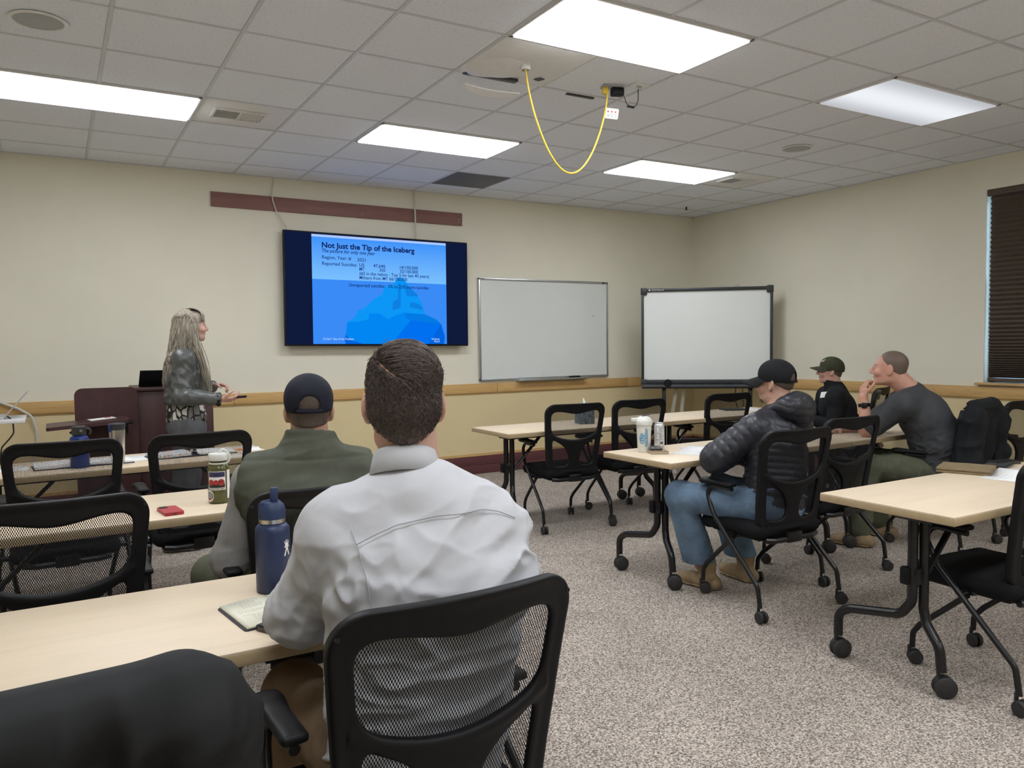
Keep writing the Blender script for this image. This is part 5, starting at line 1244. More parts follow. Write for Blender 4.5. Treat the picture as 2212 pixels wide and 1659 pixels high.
# ---------------------------------------------------------------- man in the green cap
Cm = Fig('person', 'man in a black quarter-zip, glasses and olive cap at the front right', (5.36, .45, 0), (5.275, .475, 1.168), headR(-40, 2), dict(
    neck=(5.305, .445, 1.03), chest=(5.31, .425, .84), pel=(5.37, .37, .53), shL=(5.115, .295, .935), shR=(5.42, .63, .93),
    elL=(5.055, .27, .68), wrL=(4.965, .46, .75), elR=(5.42, .78, .70), wrR=(5.18, .80, .77),
    hipL=(5.31, .31, .53), hipR=(5.43, .45, .53), knL=(4.98, .58, .55), knR=(5.12, .78, .55), anL=(4.95, .66, .12), anR=(5.05, .86, .12)), .97)
def build_greencap():
    F = Cm; J = F.J
    f = F.field(list(J.values())+[F.hc], .17, .005)
    F.head(f); F.neck(f, .058); F.torso(f, -.015); F.arm(f, 'L', -.008); F.arm(f, 'R', -.008); F.leg(f, 'L', -.012); F.leg(f, 'R', -.012)
    F.hand(f, J['wrL'], V3(.2, .9, .1), V3(.3, 0, -1), 1); F.hand(f, J['wrR'], V3(-.9, -.1, 0), V3(0, 0, -1), -1)
    F.sdf('body', f, 'skin_pale'); F.eyes()
    f = F.field([F.hc], .16, .004)
    f.ell(F.P(0, -.018, .034), V3(.0765, .0965, .085)*F.k, F.R, 0); f.cap(F.P(0, -.034, -.02), F.P(0, -.034, -.06), .063, .059, .03); f.half(F.P(0, .04, .0), F.R @ V3(0, 1, -.1)); f.half(F.P(0, .0, .0), F.R @ V3(0, .6, -1)); f.ell(F.P(0, -.002, -.012), V3(.1, .032, .034)*F.k, F.R, .003, True)
    F.sdf('hair', f, 'hair_fade')
    f = F.field([J[k] for k in ('neck', 'chest', 'pel', 'shL', 'shR', 'elL', 'elR', 'wrL', 'wrR')], .18, .006)
    F.torso(f, .012, chest=(.178, .140), k=.05); F.arm(f, 'L', .014, k=.04, upto=.88); F.arm(f, 'R', .014, k=.04, upto=.88)
    f.cap(J['neck']+V3(0, 0, -.04), F.P(0, -.015, -.085), .082, .073, .03); f.cap(J['neck']+V3(0, 0, -.06), F.P(0, -.01, -.03), .064, .064, .004, True); f.half(F.P(0, 0, -.085), F.R @ V3(0, -.1, 1), .004)
    swt = F.sdf('sweater', f, 'black_knit', 1, lambda V, N: V+N*(ridges(V, V3(1, .3, .2), 4, 20, 4)*.006*(near(V, J['elL'], .14)+near(V, J['chest'], .2)*.5))[:, None])
    f = F.field([J[k] for k in ('pel', 'hipL', 'hipR', 'knL', 'knR', 'anL', 'anR')], .16, .009)
    f.ecap(J['pel']+V3(0, 0, -.02), J['pel']+V3(0, 0, .06), (.175, .13), (.17, .125), F.lat, .05); F.leg(f, 'L', .012); F.leg(f, 'R', .012)
    F.sdf('trousers', f, 'slacks_grey'); boot(F, (4.95, .66), (-.6, .8), 'boot_tan'); boot(F, (5.05, .86), (-.6, .8), 'boot_tan')
    c, P = cap_dome(F, 'cap_olive', .016, 8, False, .010); cap_brim(F, P, c, 'cap_olive', .088, .13, .022, .016)
    m = MB(); q = P(-.028, .078, .088); n = nrm(P(-.040, .125, .135)-P(-.022, .05, .06)); rt = nrm(np.cross(n, (0, 0, 1))); up = np.cross(rt, n); M = Matrix(((rt[0], up[0], n[0], q[0]), (rt[1], up[1], n[1], q[1]), (rt[2], up[2], n[2], q[2]), (0, 0, 0, 1)))
    m.prism(rrect(.044, .034, .004), .006, M); pt = m.build('patch', 'paper', c); m = MB(); m.prism(rrect(.012, .024, .002), .0075, M); m.build('patch_mark', 'print_red', pt)
    m = MB()
    for e in (-1, 1):
        m.tube([P(e*.034+.021*math.cos(a), .112, .002+.017*math.sin(a)) for a in np.linspace(0, 2*PI, 17)], .0022, 6, cap=False); m.tube([P(e*.055, .110, .006), P(e*.078, .075, .008), P(e*.082, -.005, .004)], .0024, 6, .01)
    m.tube([P(-.013, .113, .005), P(0, .117, .008), P(.013, .113, .005)], .002, 6, .01); F.obj(m.build('glasses', 'black_plastic'))
    VV = np.zeros(len(swt.data.vertices)*3, np.float32); swt.data.vertices.foreach_get('co', VV); VV = VV.reshape(-1, 3).astype(float); q = VV[np.argmin(np.linalg.norm(VV-V3(5.13, .46, .965), axis=1))]
    VN = np.zeros(len(VV)*3, np.float32); swt.data.vertex_normals.foreach_get('vector', VN); n = nrm(nrm(VN.reshape(-1, 3)[np.linalg.norm(VV-q, axis=1) < .03].mean(0))+V3(-.3, -.45, .0)); q = q+n*.012
    rt = nrm(np.cross(V3(0, 0, 1), n)); up = np.cross(n, rt)
    M = Matrix(((rt[0], up[0], n[0], q[0]), (rt[1], up[1], n[1], q[1]), (rt[2], up[2], n[2], q[2]), (0, 0, 0, 1))) @ Matrix.Rotation(.12, 4, 'Z')
    m = MB(); m.prism(rrect(.085, .055, .004), .004, M); F.obj(m.build('name_tag', 'paper'))
build_greencap()

# ---------------------------------------------------------------- the presenter
Lm = Fig('person', 'woman with long blonde hair presenting in a grey jacket, holding a remote', (-.08, 1.88, 0), (-.030, 1.905, 1.613), headR(80, 3), dict(
    neck=(-.065, 1.90, 1.445), chest=(-.085, 1.895, 1.25), pel=(-.085, 1.89, .93), shL=(-.045, 2.045, 1.375), shR=(-.115, 1.755, 1.375),
    elL=(-.03, 2.10, 1.11), wrL=(.125, 1.98, 1.165), elR=(-.135, 1.69, 1.115), wrR=(.105, 1.60, 1.085),
    hipL=(-.08, 1.98, .88), hipR=(-.10, 1.80, .88), knL=(-.06, 1.99, .50), knR=(-.13, 1.77, .50), anL=(-.10, 2.00, .10), anR=(-.20, 1.74, .10)), .98, True)
def build_woman():
    F = Lm; J = F.J; lat = F.lat
    f = F.field(list(J.values())+[F.hc, V3(.3, 1.6, 1.1)], .17, .005)
    F.head(f, False); F.neck(f, .047); F.torso(f, -.02, hip=(.16, .12), chest=(.15, .115), waist=(.13, .10)); F.arm(f, 'L', -.006, (.046, .038, .027)); F.arm(f, 'R', -.006, (.046, .038, .027)); F.leg(f, 'L', -.008); F.leg(f, 'R', -.008)
    F.hand(f, J['wrR'], V3(.9, -.15, -.05), V3(.0, .5, 1), 1, (.35, .6, .5), .04, .92, (.5, .3)); F.hand(f, J['wrL'], V3(.8, -.45, .1), V3(-.1, -.3, -1), -1, (.5, .8, .6), .04, .92, (.5, .4))
    F.sdf('body', f, 'skin_woman'); F.eyes()
    f = F.field([J[k] for k in ('neck', 'chest', 'pel', 'shL', 'shR', 'elL', 'elR', 'wrL', 'wrR')], .17, .006)
    F.torso(f, .014, hip=(.155, .12), chest=(.152, .118), k=.05, waist=(.142, .112), low=J['pel']*.75+J['chest']*.25); F.arm(f, 'L', .010, (.043, .040, .033), .03, .9); F.arm(f, 'R', .010, (.043, .040, .033), .03, .9)
    f.cap(F.P(0, -.02, -.06), J['neck']+V3(.02, 0, -.04), .062, .066, .004, True)
    low = f.sub((-1, 1, 0), (1, 3, 1.065))[0]
    fr = V3(*nrm(np.cross(V3(0, 0, 1), lat)))
    X, Y, Z = f.ax[0][:, None, None], f.ax[1][None, :, None], f.ax[2][None, None, :]
    d = 1.055-Z+0*X+0*Y; inT = ((X-J['pel'][0])**2+(Y-J['pel'][1])**2 < .19**2)
    armd = np.minimum(1, np.abs((Y-1.66))*0+1)
    dist = np.full(f.F.shape, 9., np.float32)
    for a, b in ((J['elR'], J['wrR']), (J['elL'], J['wrL'])):
        dd = b-a; t_ = np.clip(((X-a[0])*dd[0]+(Y-a[1])*dd[1]+(Z-a[2])*dd[2])/float(dd @ dd), 0, 1); dist = np.minimum(dist, np.sqrt((X-a[0]-t_*dd[0])**2+(Y-a[1]-t_*dd[1])**2+(Z-a[2]-t_*dd[2])**2))
    f.F = np.where(dist < .066, f.F, np.maximum(f.F, d)).astype(np.float32)
    F.sdf('jacket', f, 'jacket_silver', 1, lambda V, N: V+N*(ridges(V, V3(.6, .1, -.7), 4, 17, 5)*.014*(near(V, (J['shR']+J['elR'])/2, .13)+near(V, J['elR'], .10))+ridges(V, V3(.7, 0, .6), 4, 15, 9)*.009)[:, None])
    f = F.field([J['pel'], J['chest']], .2, .006)
    f.ecap(J['pel']+V3(0, 0, .02), J['pel']+V3(0, 0, .20), (.170, .135), (.142, .115), lat, .02); f.half(J['pel']+V3(0, 0, -.035), V3(.18, 0, -1)); f.half(J['pel']+V3(0, 0, .19), (0, 0, 1))
    F.sdf('blouse', f, 'snake_print', 1, lambda V, N: V+N*(ridges(V, V3(0, 0, 1), 4, 22, 5)*.006)[:, None])
    f = F.field([J[k] for k in ('pel', 'hipL', 'hipR', 'knL', 'knR', 'anL', 'anR')], .16, .008)
    f.ecap(J['pel']+V3(0, 0, -.06), J['pel']+V3(0, 0, .05), (.168, .135), (.150, .118), lat, .05); F.leg(f, 'L', .006, (.088, .066, .062), .04, .02); F.leg(f, 'R', .006, (.088, .066, .062), .04, .02); f.half((0, 0, .05), (0, 0, -1))
    F.sdf('slacks', f, 'slacks_grey', 1, lambda V, N: V+N*(ridges(V, V3(.1, 0, 1), 4, 16, 5)*.006)[:, None])
    boot(F, (-.20, 1.735), (.85, -.15), 'shoe_grey', 'shoe', .08, .25, .042); boot(F, (-.10, 2.0), (1, .1), 'shoe_grey', 'shoe', .08, .25, .042)
    d = nrm(J['wrR']-J['elR']); w = J['wrR']-d*.012; a = nrm(np.cross(d, (0, 0, 1))); b = np.cross(d, a)
    m = MB(); m.tube([w+(a*math.cos(q)+b*math.sin(q))*.034+d*.004*math.sin(5*q) for q in np.linspace(0, 2*PI, 37)], [.015+.003*math.sin(9*q) for q in np.linspace(0, 2*PI, 37)], 8, cap=False); F.obj(m.build('scrunchie', 'scrunchie'))
    m = MB(); q = J['wrR']+V3(.140, -.03, .014); m.box(tuple(q), (.075, .028, .017), .007, Euler((0, -.05, -.12)));
    rm = m.build('remote', 'black_plastic'); tag(rm, 'small black presentation remote in the hand of the presenter', 'remote')
    # hair: scalp shell plus long wavy strands draped over back and shoulder
    f = F.field([F.hc], .17, .004)
    f.ell(F.P(0, -.022, .038), V3(.084, .103, .092)*F.k, F.R, 0); f.ell(F.P(0, -.040, -.04), V3(.080, .075, .10)*F.k, F.R, .04); f.ell(F.P(0, .045, .070), V3(.062, .055, .042)*F.k, F.R, .02)
    f.ell(F.P(0, .106, -.050), V3(.105, .093, .108)*F.k, F.R, .008, True)
    hr = F.sdf('hair', f, 'hair_blonde', 1, lambda V, N: V+N*(ridges(V, V3(.1, .1, 1), 6, 55, 5)*.004)[:, None])
    rng = np.random.RandomState(5); n = 1100; M = 30
    az = rng.uniform(-2.05, 2.05, n)+PI; el = rng.uniform(.0, 1.35, n); d3 = np.stack([np.sin(az)*np.cos(el), np.cos(az)*np.cos(el), np.sin(el)], 1)
    c0 = np.array((0, -.022, .036)); r0 = np.array((.084, .103, .092)); p = c0+d3*r0
    p = F.hc+(p*F.k) @ F.R.T; C = F.hc+(c0*F.k) @ F.R.T
    cols = [(C, r0*F.k+.002, F.R), (F.P(0, -.02, -.05), V3(.07, .07, .10), F.R)]
    tors = [(J['chest']+V3(0, 0, .02), V3(.185, .142, .20)), (J['shR']+V3(0, 0, -.02), V3(.075, .075, .10)), (J['shL']+V3(0, 0, -.02), V3(.075, .075, .10)), ((J['neck']+J['chest'])/2, V3(.13, .10, .13))]
    Lt = np.stack([lat, np.cross(V3(0, 0, 1), lat), V3(0, 0, 1)], 1)
    length = rng.uniform(.34, .54, n); out = p-C; out /= np.linalg.norm(out, axis=1, keepdims=True); v = out*.3+np.array((0, 0, -1.)); path = np.zeros((n, M, 3)); ph = rng.uniform(0, 6.28, n); fq = rng.uniform(.5, .8, n); amp = rng.uniform(.002, .007, n)
    fw2 = F.R[:, 1]; q = p.copy()
    spread = rng.normal(size=(n, 3))*.06; spread[:, 2] = 0
    for j in range(M):
        path[:, j] = q+(np.stack([np.sin(ph+j*fq), np.cos(ph+j*fq*.9), 0*ph], 1)*(amp*min(1, j/8))[:, None])
        v = v*.82+(np.array((0, 0, -1.))+spread*.9)*.18; v /= np.linalg.norm(v, axis=1, keepdims=True); q = q+v*(length/(M-1))[:, None]
        for cc, rr, RR in cols+[(a_, b_, Lt) for a_, b_ in tors]:
            l = (q-cc) @ RR; s_ = np.linalg.norm(l/rr, axis=1); ins = s_ < 1; q[ins] = cc+((l[ins]/s_[ins][:, None]) @ RR.T)
    keep = ~(((path-F.hc) @ F.R)[:, :, 1] > .055).any(1) | (rng.rand(n) < .0)
    loc = (path-F.hc) @ F.R; bad = ((np.abs(loc[:, :, 0]) < .095) & (loc[:, :, 1] > .012) & (loc[:, :, 2] < .04) & (loc[:, :, 2] > -.13)).any(1)
    path = path[~bad]
    o = strands('strands', path, np.concatenate([np.full(M-8, .0030), np.linspace(.0028, .0010, 8)]), 'hair_blonde', F, 4); o.parent = hr; o.location = (0, 0, 0); o['kind'] = 'stuff'
    # the lock that falls forward over the near shoulder
    ctl = np.array([(-.035, 1.818, 1.630), (-.028, 1.800, 1.555), (-.015, 1.770, 1.470), (.010, 1.755, 1.385), (.032, 1.75, 1.300), (.048, 1.745, 1.215), (.058, 1.74, 1.14)])
    n = 90; tt = np.linspace(0, 1, 26); cx = np.stack([np.interp(tt, np.linspace(0, 1, 7), ctl[:, k]) for k in range(3)], 1)
    for _ in range(4): cx[1:-1] = (cx[:-2]+2*cx[1:-1]+cx[2:])/4
    off = rng.normal(size=(n, 1, 3))*np.array((.016, .012, .006)); ph = rng.uniform(0, 6.28, (n, 1)); wv = np.stack([np.sin(ph+tt*9)*.006, np.cos(ph+tt*8)*.005, 0*ph+0*tt], 2)*np.minimum(1, tt*3)[None, :, None]
    o = strands('front_lock', cx[None]+off*(1.1-.5*tt)[None, :, None]+wv, np.concatenate([np.full(18, .0026), np.linspace(.0024, .0008, 8)]), 'hair_blonde', F, 4); o.parent = hr; o.location = (0, 0, 0); o['kind'] = 'stuff'
    # fringe
    n = 300; x = rng.uniform(-.060, .060, n); fp = np.zeros((n, 7, 3))
    for j in range(7):
        s_ = j/6; fp[:, j] = np.stack([x*(1+.12*s_), -.010+.110*math.sin(s_*1.5)-.06*(x/.06)**2*s_*.5+rng.normal(size=n)*.0015, np.full(n, .134-.098*s_**1.9)], 1)
    o = strands('fringe', F.hc+(fp*F.k) @ F.R.T, np.linspace(.003, .0016, 7), 'hair_blonde', F, 4); o.parent = hr; o.location = (0, 0, 0); o['kind'] = 'stuff'
build_woman()
# ================================================================ lectern and the things at the front left
t = thing('lectern', 'dark cherry wood lectern with a rounded side panel and fold-out shelf', 'lectern', (-.36, 2.45, 0))
m = MB(); m.box((.28, .27, .56), (.56, .50, 1.12), .006); m.build('body', 'lectern_wood', t)
m = MB(); m.box((.28, .27, 1.135), (.60, .54, .03), .008); m.build('top', 'lectern_wood', t)
m = MB(); m.prism(rrect(.43, 1.15, .055, 6, -.215, .585), .026, Matrix(((1, 0, 0, 0), (0, 0, 1, -.03), (0, 1, 0, 0), (0, 0, 0, 1)))); m.build('side_panel', 'lectern_wood', t)
m = MB(); m.prism(rrect(.53, .40, .03, 5, -.35, -.235), .024, Matrix(((1, 0, 0, 0), (0, 1, 0, 0), (.06, 0, 1, .925), (0, 0, 0, 1)))); m.build('side_shelf', 'lectern_wood', t)
m = MB(); m.box((-.10, -.10, .87), (.03, .16, .11), .01); m.box((-.20, -.2, .905), (.30, .03, .03), .006); m.build('shelf_bracket', 'black_metal', t)
m = MB(); m.tube([(-.45, -.30, .893), (-.42, -.33, .885), (-.47, -.36, .862)], .008, 8, .02); m.build('shelf_latch', 'black_plastic', t)
t = thing('leaflet', 'white leaflet with a red mark on the lectern side shelf', 'paper', (-.62, 2.27, .9345), .2)
m = MB(); m.box((0, 0, .003), (.17, .12, .004), 0, Euler((0, -.06, 0))); m.build('sheet', 'paper', t); m = MB(); m.box((.045, .01, .0085), (.04, .03, .003), 0, Euler((0, -.06, 0))); m.build('red_mark', 'print_red', t)
t = thing('laptop', 'black laptop open on top of the lectern beside the presenter', 'laptop', (-.20, 2.62, 1.151), math.radians(-8))
m = MB(); m.box((0, .0, .009), (.26, .17, .016), .004); m.build('base', 'black_plastic', t); m = MB(); m.prism([(-.13, 0), (.13, 0), (.15, .16), (-.11, .16)], .008, Matrix.Translation((0, -.08, .014)) @ Matrix.Rotation(math.radians(132), 4, 'X')); m.build('lid', 'black_plastic', t)
plain('shelf_white', (.72, .72, .70), .5, var=.03); plain('laptop_silver', (.52, .52, .54), .35, metal=.6, var=.03); plain('keys', (.06, .06, .065), .5)
t = thing('media_cart', 'white-topped media cart at the left edge carrying the silver laptop', 'cart', (-1.42, 2.42, 0))
m = MB(); m.box((0, 0, .955), (.64, .42, .030), .004); m.build('top', 'shelf_white', t)
m = MB(); m.box((-.12, .0, .50), (.06, .06, .88), .006); m.build('post', 'black_metal', t)
m = MB(); m.box((-.12, 0, .06), (.42, .45, .05), .01); m.build('foot', 'black_metal', t)
t = thing('laptop', 'silver laptop open on the white cart at the left edge', 'laptop', (-1.34, 2.40, .970), math.radians(90))
m = MB(); m.box((0, 0, .009), (.33, .23, .016), .004); m.build('base', 'laptop_silver', t); m = MB(); m.box((0, -.0, .0176), (.28, .10, .001)); m.build('keyboard', 'keys', t)
m = MB(); m.prism([(-.165, 0), (.165, 0), (.165, .225), (-.165, .225)], .007, Matrix.Translation((0, -.112, .016)) @ Matrix.Rotation(math.radians(130), 4, 'X')); m.build('lid', 'laptop_silver', t)
m = MB(); m.tube([(-1.45, 3.44, 1.06), (-1.31, 3.44, 1.025), (-1.18, 3.43, .965), (-1.09, 3.43, .90), (-1.058, 3.43, .78), (-1.058, 3.43, .69), (-1.10, 3.43, .5)], .011, 8, .08)
tag(m.build('wall_cable', 'cable_white'), 'thick white cable drooping along the wall behind the silver laptop', 'cable')
m = MB(); m.tube([(-1.21, 2.33, .985), (-1.175, 2.25, .96), (-1.172, 2.25, .87), (-1.20, 2.26, .83), (-1.25, 2.3, .77), (-1.30, 2.4, .5)], .005, 6, .05)
tag(m.build('charger_cable', 'cable_black'), 'thin dark charger cable hanging from the silver laptop', 'cable')

# ================================================================ things on the tables
plain('print_pale', (.5, .5, .52), .7)
def sheet(x, y, w, d, rz, label, group=None, mat='paper', z=TH, curl=0, lines=True):
    t = thing('paper_sheet', label, 'paper', (x, y, z), math.radians(rz), group)
    n = 10; V = []; F = []
    for i in range(n+1):
        for j in range(2): V.append((-w/2+w*i/n, -d/2+d*j, .0012+curl*((i/n-.5)*2)**2*.02*(i > n/2)))
    F = [(2*i, 2*i+2, 2*i+3, 2*i+1) for i in range(n)]
    o = link('sheet', np_mesh('sheet', V, F), mat, t)
    o.modifiers.new('thickness', 'SOLIDIFY').thickness = .0008
    if lines:
        m = MB()
        for k in range(5): m.box((-w*.05*(k % 2), d*(.3-.12*k), .0022), (w*.7, .0012, .0002))
        tag(m.build('print', 'print_pale', t, None), kind='stuff')
    return t
def phone(x, y, rz, label, mat, z=TH, name='phone', size=(.075, .152, .011), cam_=True):
    t = thing(name, label, 'phone', (x, y, z), math.radians(rz))
    m = MB(); m.prism(rrect(size[0], size[1], .012), size[2], Matrix.Translation((0, 0, .0005))); b = m.build('body', mat, t)
    if cam_: m = MB(); m.prism(rrect(.032, .032, .008, 4, -.016, size[1]/2-.024), .003, Matrix.Translation((0, 0, size[2]))); m.build('camera_bump', 'print_black', t)
    m = MB(); m.box((0, -size[1]/2-.0002, size[2]*.5), (.012, .002, .004)); m.build('port', 'print_black', t)
    return t
plain('phone_red', (.42, .035, .045), .45, var=.05); plain('phone_dark', (.02, .022, .024), .2, spec=.6)
def wrap(t, me, mat, name, r, ang, z, dr=.0006, parent=None):
    """lay a flat mesh round a cylinder"""
    warp(me, lambda c: np.stack([(r+dr+c[:, 2])*np.sin(ang+c[:, 0]/r), -(r+dr+c[:, 2])*np.cos(ang+c[:, 0]/r), z+c[:, 1]], 1))
    me.materials.clear(); return link(name, me, mat, parent or t)
def grid_mesh(w, h, nx=12, ny=2):
    V = [(-w/2+w*i/nx, -h/2+h*j/ny, 0) for j in range(ny+1) for i in range(nx+1)]
    return np_mesh('patch', V, [(j*(nx+1)+i, j*(nx+1)+i+1, (j+1)*(nx+1)+i+1, (j+1)*(nx+1)+i) for j in range(ny) for i in range(nx)])
def disc_mesh(rx, ry, n=24): return np_mesh('patch', [(0, 0, 0)]+[(rx*math.cos(2*PI*k/n), ry*math.sin(2*PI*k/n), 0) for k in range(n)], [(0, 1+k, 1+(k+1) % n) for k in range(n)], True)

# --- green bottle with stickers
t_ = NT('bottle_green'); t_.set((.13, .13, .045), .12, spec=.5); t_.b.inputs['Transmission Weight'].default_value = .35
plain('lid_white', (.72, .73, .68), .4, var=.02); plain('sticker_navy', (.035, .033, .10), .5); plain('sticker_red', (.40, .035, .03), .5)
b = thing('water_bottle', 'green plastic water bottle with stickers and a white loop lid', 'bottle', (-.298, -.638, TH))
m = MB(); m.lathe([(0, .002), (.038, .001), (.045, .008), (.0465, .02), (.0465, .145), (.0455, .158), (.038, .172), (.034, .176), (.034, .190), (0, .190)], segs=40); m.build('body', 'bottle_green', b)
m = MB(); m.lathe([(0, .189), (.040, .189), (.0415, .193), (.0415, .214), (.039, .219), (0, .221)], segs=40); lid = m.build('lid', 'lid_white', b)
m = MB(); m.lathe([(.0355, .174), (.040, .174), (.040, .180), (.0355, .180)], segs=40); m.tube([(.040, 0, .177), (.048, .0, .19), (.044, -.004, .215), (.024, -.006, .236), (.012, -.006, .233), (.004, -.004, .221)], .0055, 8, .015); m.build('loop', 'lid_white', lid)
a0 = math.radians(-22)
st_ = wrap(b, grid_mesh(.078, .082), 'paper', 'sticker', .0465, a0, .103, .0004)
wrap(b, grid_mesh(.072, .022), 'sticker_navy', 'sticker_band', .0465, a0, .1305, .0007, st_)
wrap(b, grid_mesh(.072, .018), 'print_black', 'sticker_band', .0465, a0, .0815, .0007, st_)
for k, (dx, rr) in enumerate(((-.024, .013), (-.002, .011), (.020, .0145))): wrap(b, disc_mesh(rr, rr), 'sticker_red', 'sticker_figure', .0465, a0+dx/.0465, .096, .0009, st_)
for dx in (.014, .024): wrap(b, disc_mesh(.003, .0035), 'print_black', 'sticker_figure', .0465, a0+dx/.0465, .098, .0012, st_)
wrap(b, text_mesh('BLACK RIFLE COFFEE COMPANY', .0085, .072, .0002, align='CENTER'), 'print_black', 'sticker_text', .0465, a0, .0645, .0009, st_)
st2 = wrap(b, disc_mesh(.022, .026), 'paper', 'sticker', .0465, a0-.75, .036, .0005); wrap(b, disc_mesh(.016, .019), 'print_grey', 'sticker_figure', .0465, a0-.75, .038, .0008, st2); wrap(b, grid_mesh(.020, .007), 'sticker_red', 'sticker_figure', .0465, a0-.75, .022, .001, st2)
st3 = wrap(b, grid_mesh(.022, .125), 'paper', 'sticker', .0465, a0+1.25, .085, .0005); wrap(b, warp(text_mesh('DREAMS', .020, .105, .0006, align='CENTER'), lambda c: np.stack([c[:, 1]-.007, c[:, 0], c[:, 2]], 1)), 'print_black', 'sticker_text', .0465, a0+1.25, .085, .0008, st3) if False else None
phone(-.512, -.745, 7, 'red phone lying on the middle left table', 'phone_red', size=(.076, .150, .013))
# --- navy flask
plain('flask_navy', (.013, .026, .080), .42, var=.05); plain('flask_lid', (.014, .032, .092), .5, var=.05)
b = thing('water_bottle', 'tall navy insulated bottle with a flip straw lid beside the open notebook', 'bottle', (-.395, -2.04, TH))
m = MB(); m.lathe([(0, .001), (.045, .001), (.0475, .006), (.0475, .168), (.046, .180), (.040, .188), (.0355, .191), (.0355, .196), (0, .196)], segs=44); m.build('body', 'flask_navy', b)
m = MB(); m.lathe([(.034, .194), (.0362, .195), (.0362, .207), (.034, .208)], segs=44); m.build('steel_collar', 'steel', b)
m = MB(); m.lathe([(0, .206), (.0365, .206), (.037, .211), (.037, .229), (.033, .243), (.024, .252), (0, .254)], segs=44); lid = m.build('lid', 'flask_lid', b)
m = MB(); m.box((.006, -.004, .270), (.020, .016, .045), .004, Euler((0, .04, 0))); m.build('straw_spout', 'flask_lid', lid)
m = MB(); m.tube([(-.034, 0, .225), (-.033, 0, .245), (-.026, .0, .253), (.0, .004, .256), (.022, .012, .250)], .005, 8, .01, flat=.6); m.build('handle', 'flask_lid', lid)
logo = None
la = math.radians(38)
def lg(me): 
    global logo
    o = wrap(b, me, 'paper', 'logo_stroke', .0475, la, .128, .0006, logo)
    if logo is None: o.name = 'logo'; logo = o
lg(warp(disc_mesh(.0065, .0065, 14), lambda c: c+np.array((0, .006, 0))))
def stroke(x0, y0, x1, y1, w):
    d = V3(x1-x0, y1-y0, 0); L = np.linalg.norm(d); d /= L; n = V3(-d[1], d[0], 0)*w/2; p, q = V3(x0, y0, 0), V3(x1, y1, 0)
    return np_mesh('patch', [p-n, q-n, q+n, p+n], [(0, 1, 2, 3)])
for s_ in ((0, -.001, -.009, -.024, .0042), (0, -.001, .009, -.024, .0042), (0, -.006, -.009, .003, .003), (0, -.006, .009, .003, .003), (-.006, .008, -.0085, .017, .0024), (-.002, .010, -.003, .020, .0024), (.002, .010, .0025, .020, .0024), (.006, .008, .008, .017, .0024)): lg(stroke(*s_))
# --- open notebook with its dark cover, phone beneath
plain('page_cream', (.74, .72, .58), .85, var=.02); plain('cover_dark', (.025, .022, .035), .6)
t = thing('notebook', 'small open notebook with handwriting on cream pages by the left elbow', 'notebook', (-.425, -2.215, TH), math.radians(8))
m = MB(); m.prism(rrect(.25, .21, .008), .003, Matrix.Translation((.0, 0, .0))); m.build('cover', 'cover_dark', t)
for s in (-1, 1):
    V = []; n = 10
    for i in range(n+1):
        x = s*.119*i/n; z = .011+.004*math.sin(PI*min(1, i/n*1.25))-.002*(i/n)
        V += [(x, -.101, z), (x, .101, z), (x, -.101, .0032), (x, .101, .0032)]
    F = []
    for i in range(n): a = 4*i; F += [(a, a+4, a+5, a+1), (a+2, a+3, a+7, a+6), (a, a+2, a+6, a+4), (a+1, a+5, a+7, a+3)]
    F += [(0, 1, 3, 2), (4*n, 4*n+2, 4*n+3, 4*n+1)]
    me = np_mesh('page_block', V, F, False); link('page_block', me, 'page_cream', t)
rg = random.Random(2); m = MB()
for k in range(15):
    if k in (6, 9): continue
    x = -.105+(.02 if 1 < k < 6 or k > 10 else 0)
    while x < -.02-rg.random()*.025:
        w = rg.uniform(.004, .012); m.box((x+w/2, .082-.0115*k+rg.uniform(-.001, .001), .0155-.0*k), (w, .0014, .0003), 0, Euler((0, 0, rg.uniform(-.05, .05)))); x += w+.003
tag(m.build('handwriting', 'print_grey', t, None), kind='stuff')
phone(-.445, -2.385, 28, 'dark phone under the left elbow of the man in the white shirt', 'phone_dark')
t = sheet(.215, -2.27, .10, .16, 12, 'white sheet with a green edge at the right of the man in the white shirt', lines=False)
plain('print_green', (.25, .42, .08), .7); m = MB(); m.box((-.02, -.04, .0022), (.05, .06, .0006)); m.build('green_block', 'print_green', t, None)
# --- front left table
plain('flask_blue', (.012, .035, .19), .35, var=.06); plain('lid_charcoal', (.03, .032, .034), .5)
b = thing('water_bottle', 'blue bottle with a charcoal screw lid on the front left table', 'bottle', (-.80, .90, TH))
m = MB(); m.lathe([(0, .001), (.047, .001), (.050, .006), (.050, .165), (.046, .178), (.032, .186), (.030, .19), (0, .19)], segs=36); m.build('body', 'flask_blue', b)
m = MB(); m.lathe([(0, .19), (.036, .19), (.038, .194), (.038, .236), (.034, .241), (0, .241)], segs=36); lid = m.build('lid', 'lid_charcoal', b)
m = MB(); m.tube([(.038, 0, .225), (.055, 0, .222), (.062, 0, .205), (.052, 0, .19)], .006, 8, .012); m.build('lid_loop', 'lid_charcoal', lid)
m = MB(); m.cyl((.010, -.038, .216), .008, .006, Euler((PI/2, 0, 0)), 14); m.build('rivet', 'steel', lid)
b = thing('travel_tumbler', 'brushed steel travel tumbler with a dark lid', 'tumbler', (-.60, .93, TH))
m = MB(); m.lathe([(0, .001), (.034, .001), (.036, .006), (.0435, .19), (.043, .205), (0, .205)], segs=36); m.build('body', 'steel', b)
m = MB(); m.lathe([(0, .204), (.0435, .204), (.046, .225), (.0465, .238), (.043, .242), (.03, .236), (0, .236)], segs=36); lid = m.build('lid', 'lid_charcoal', b)
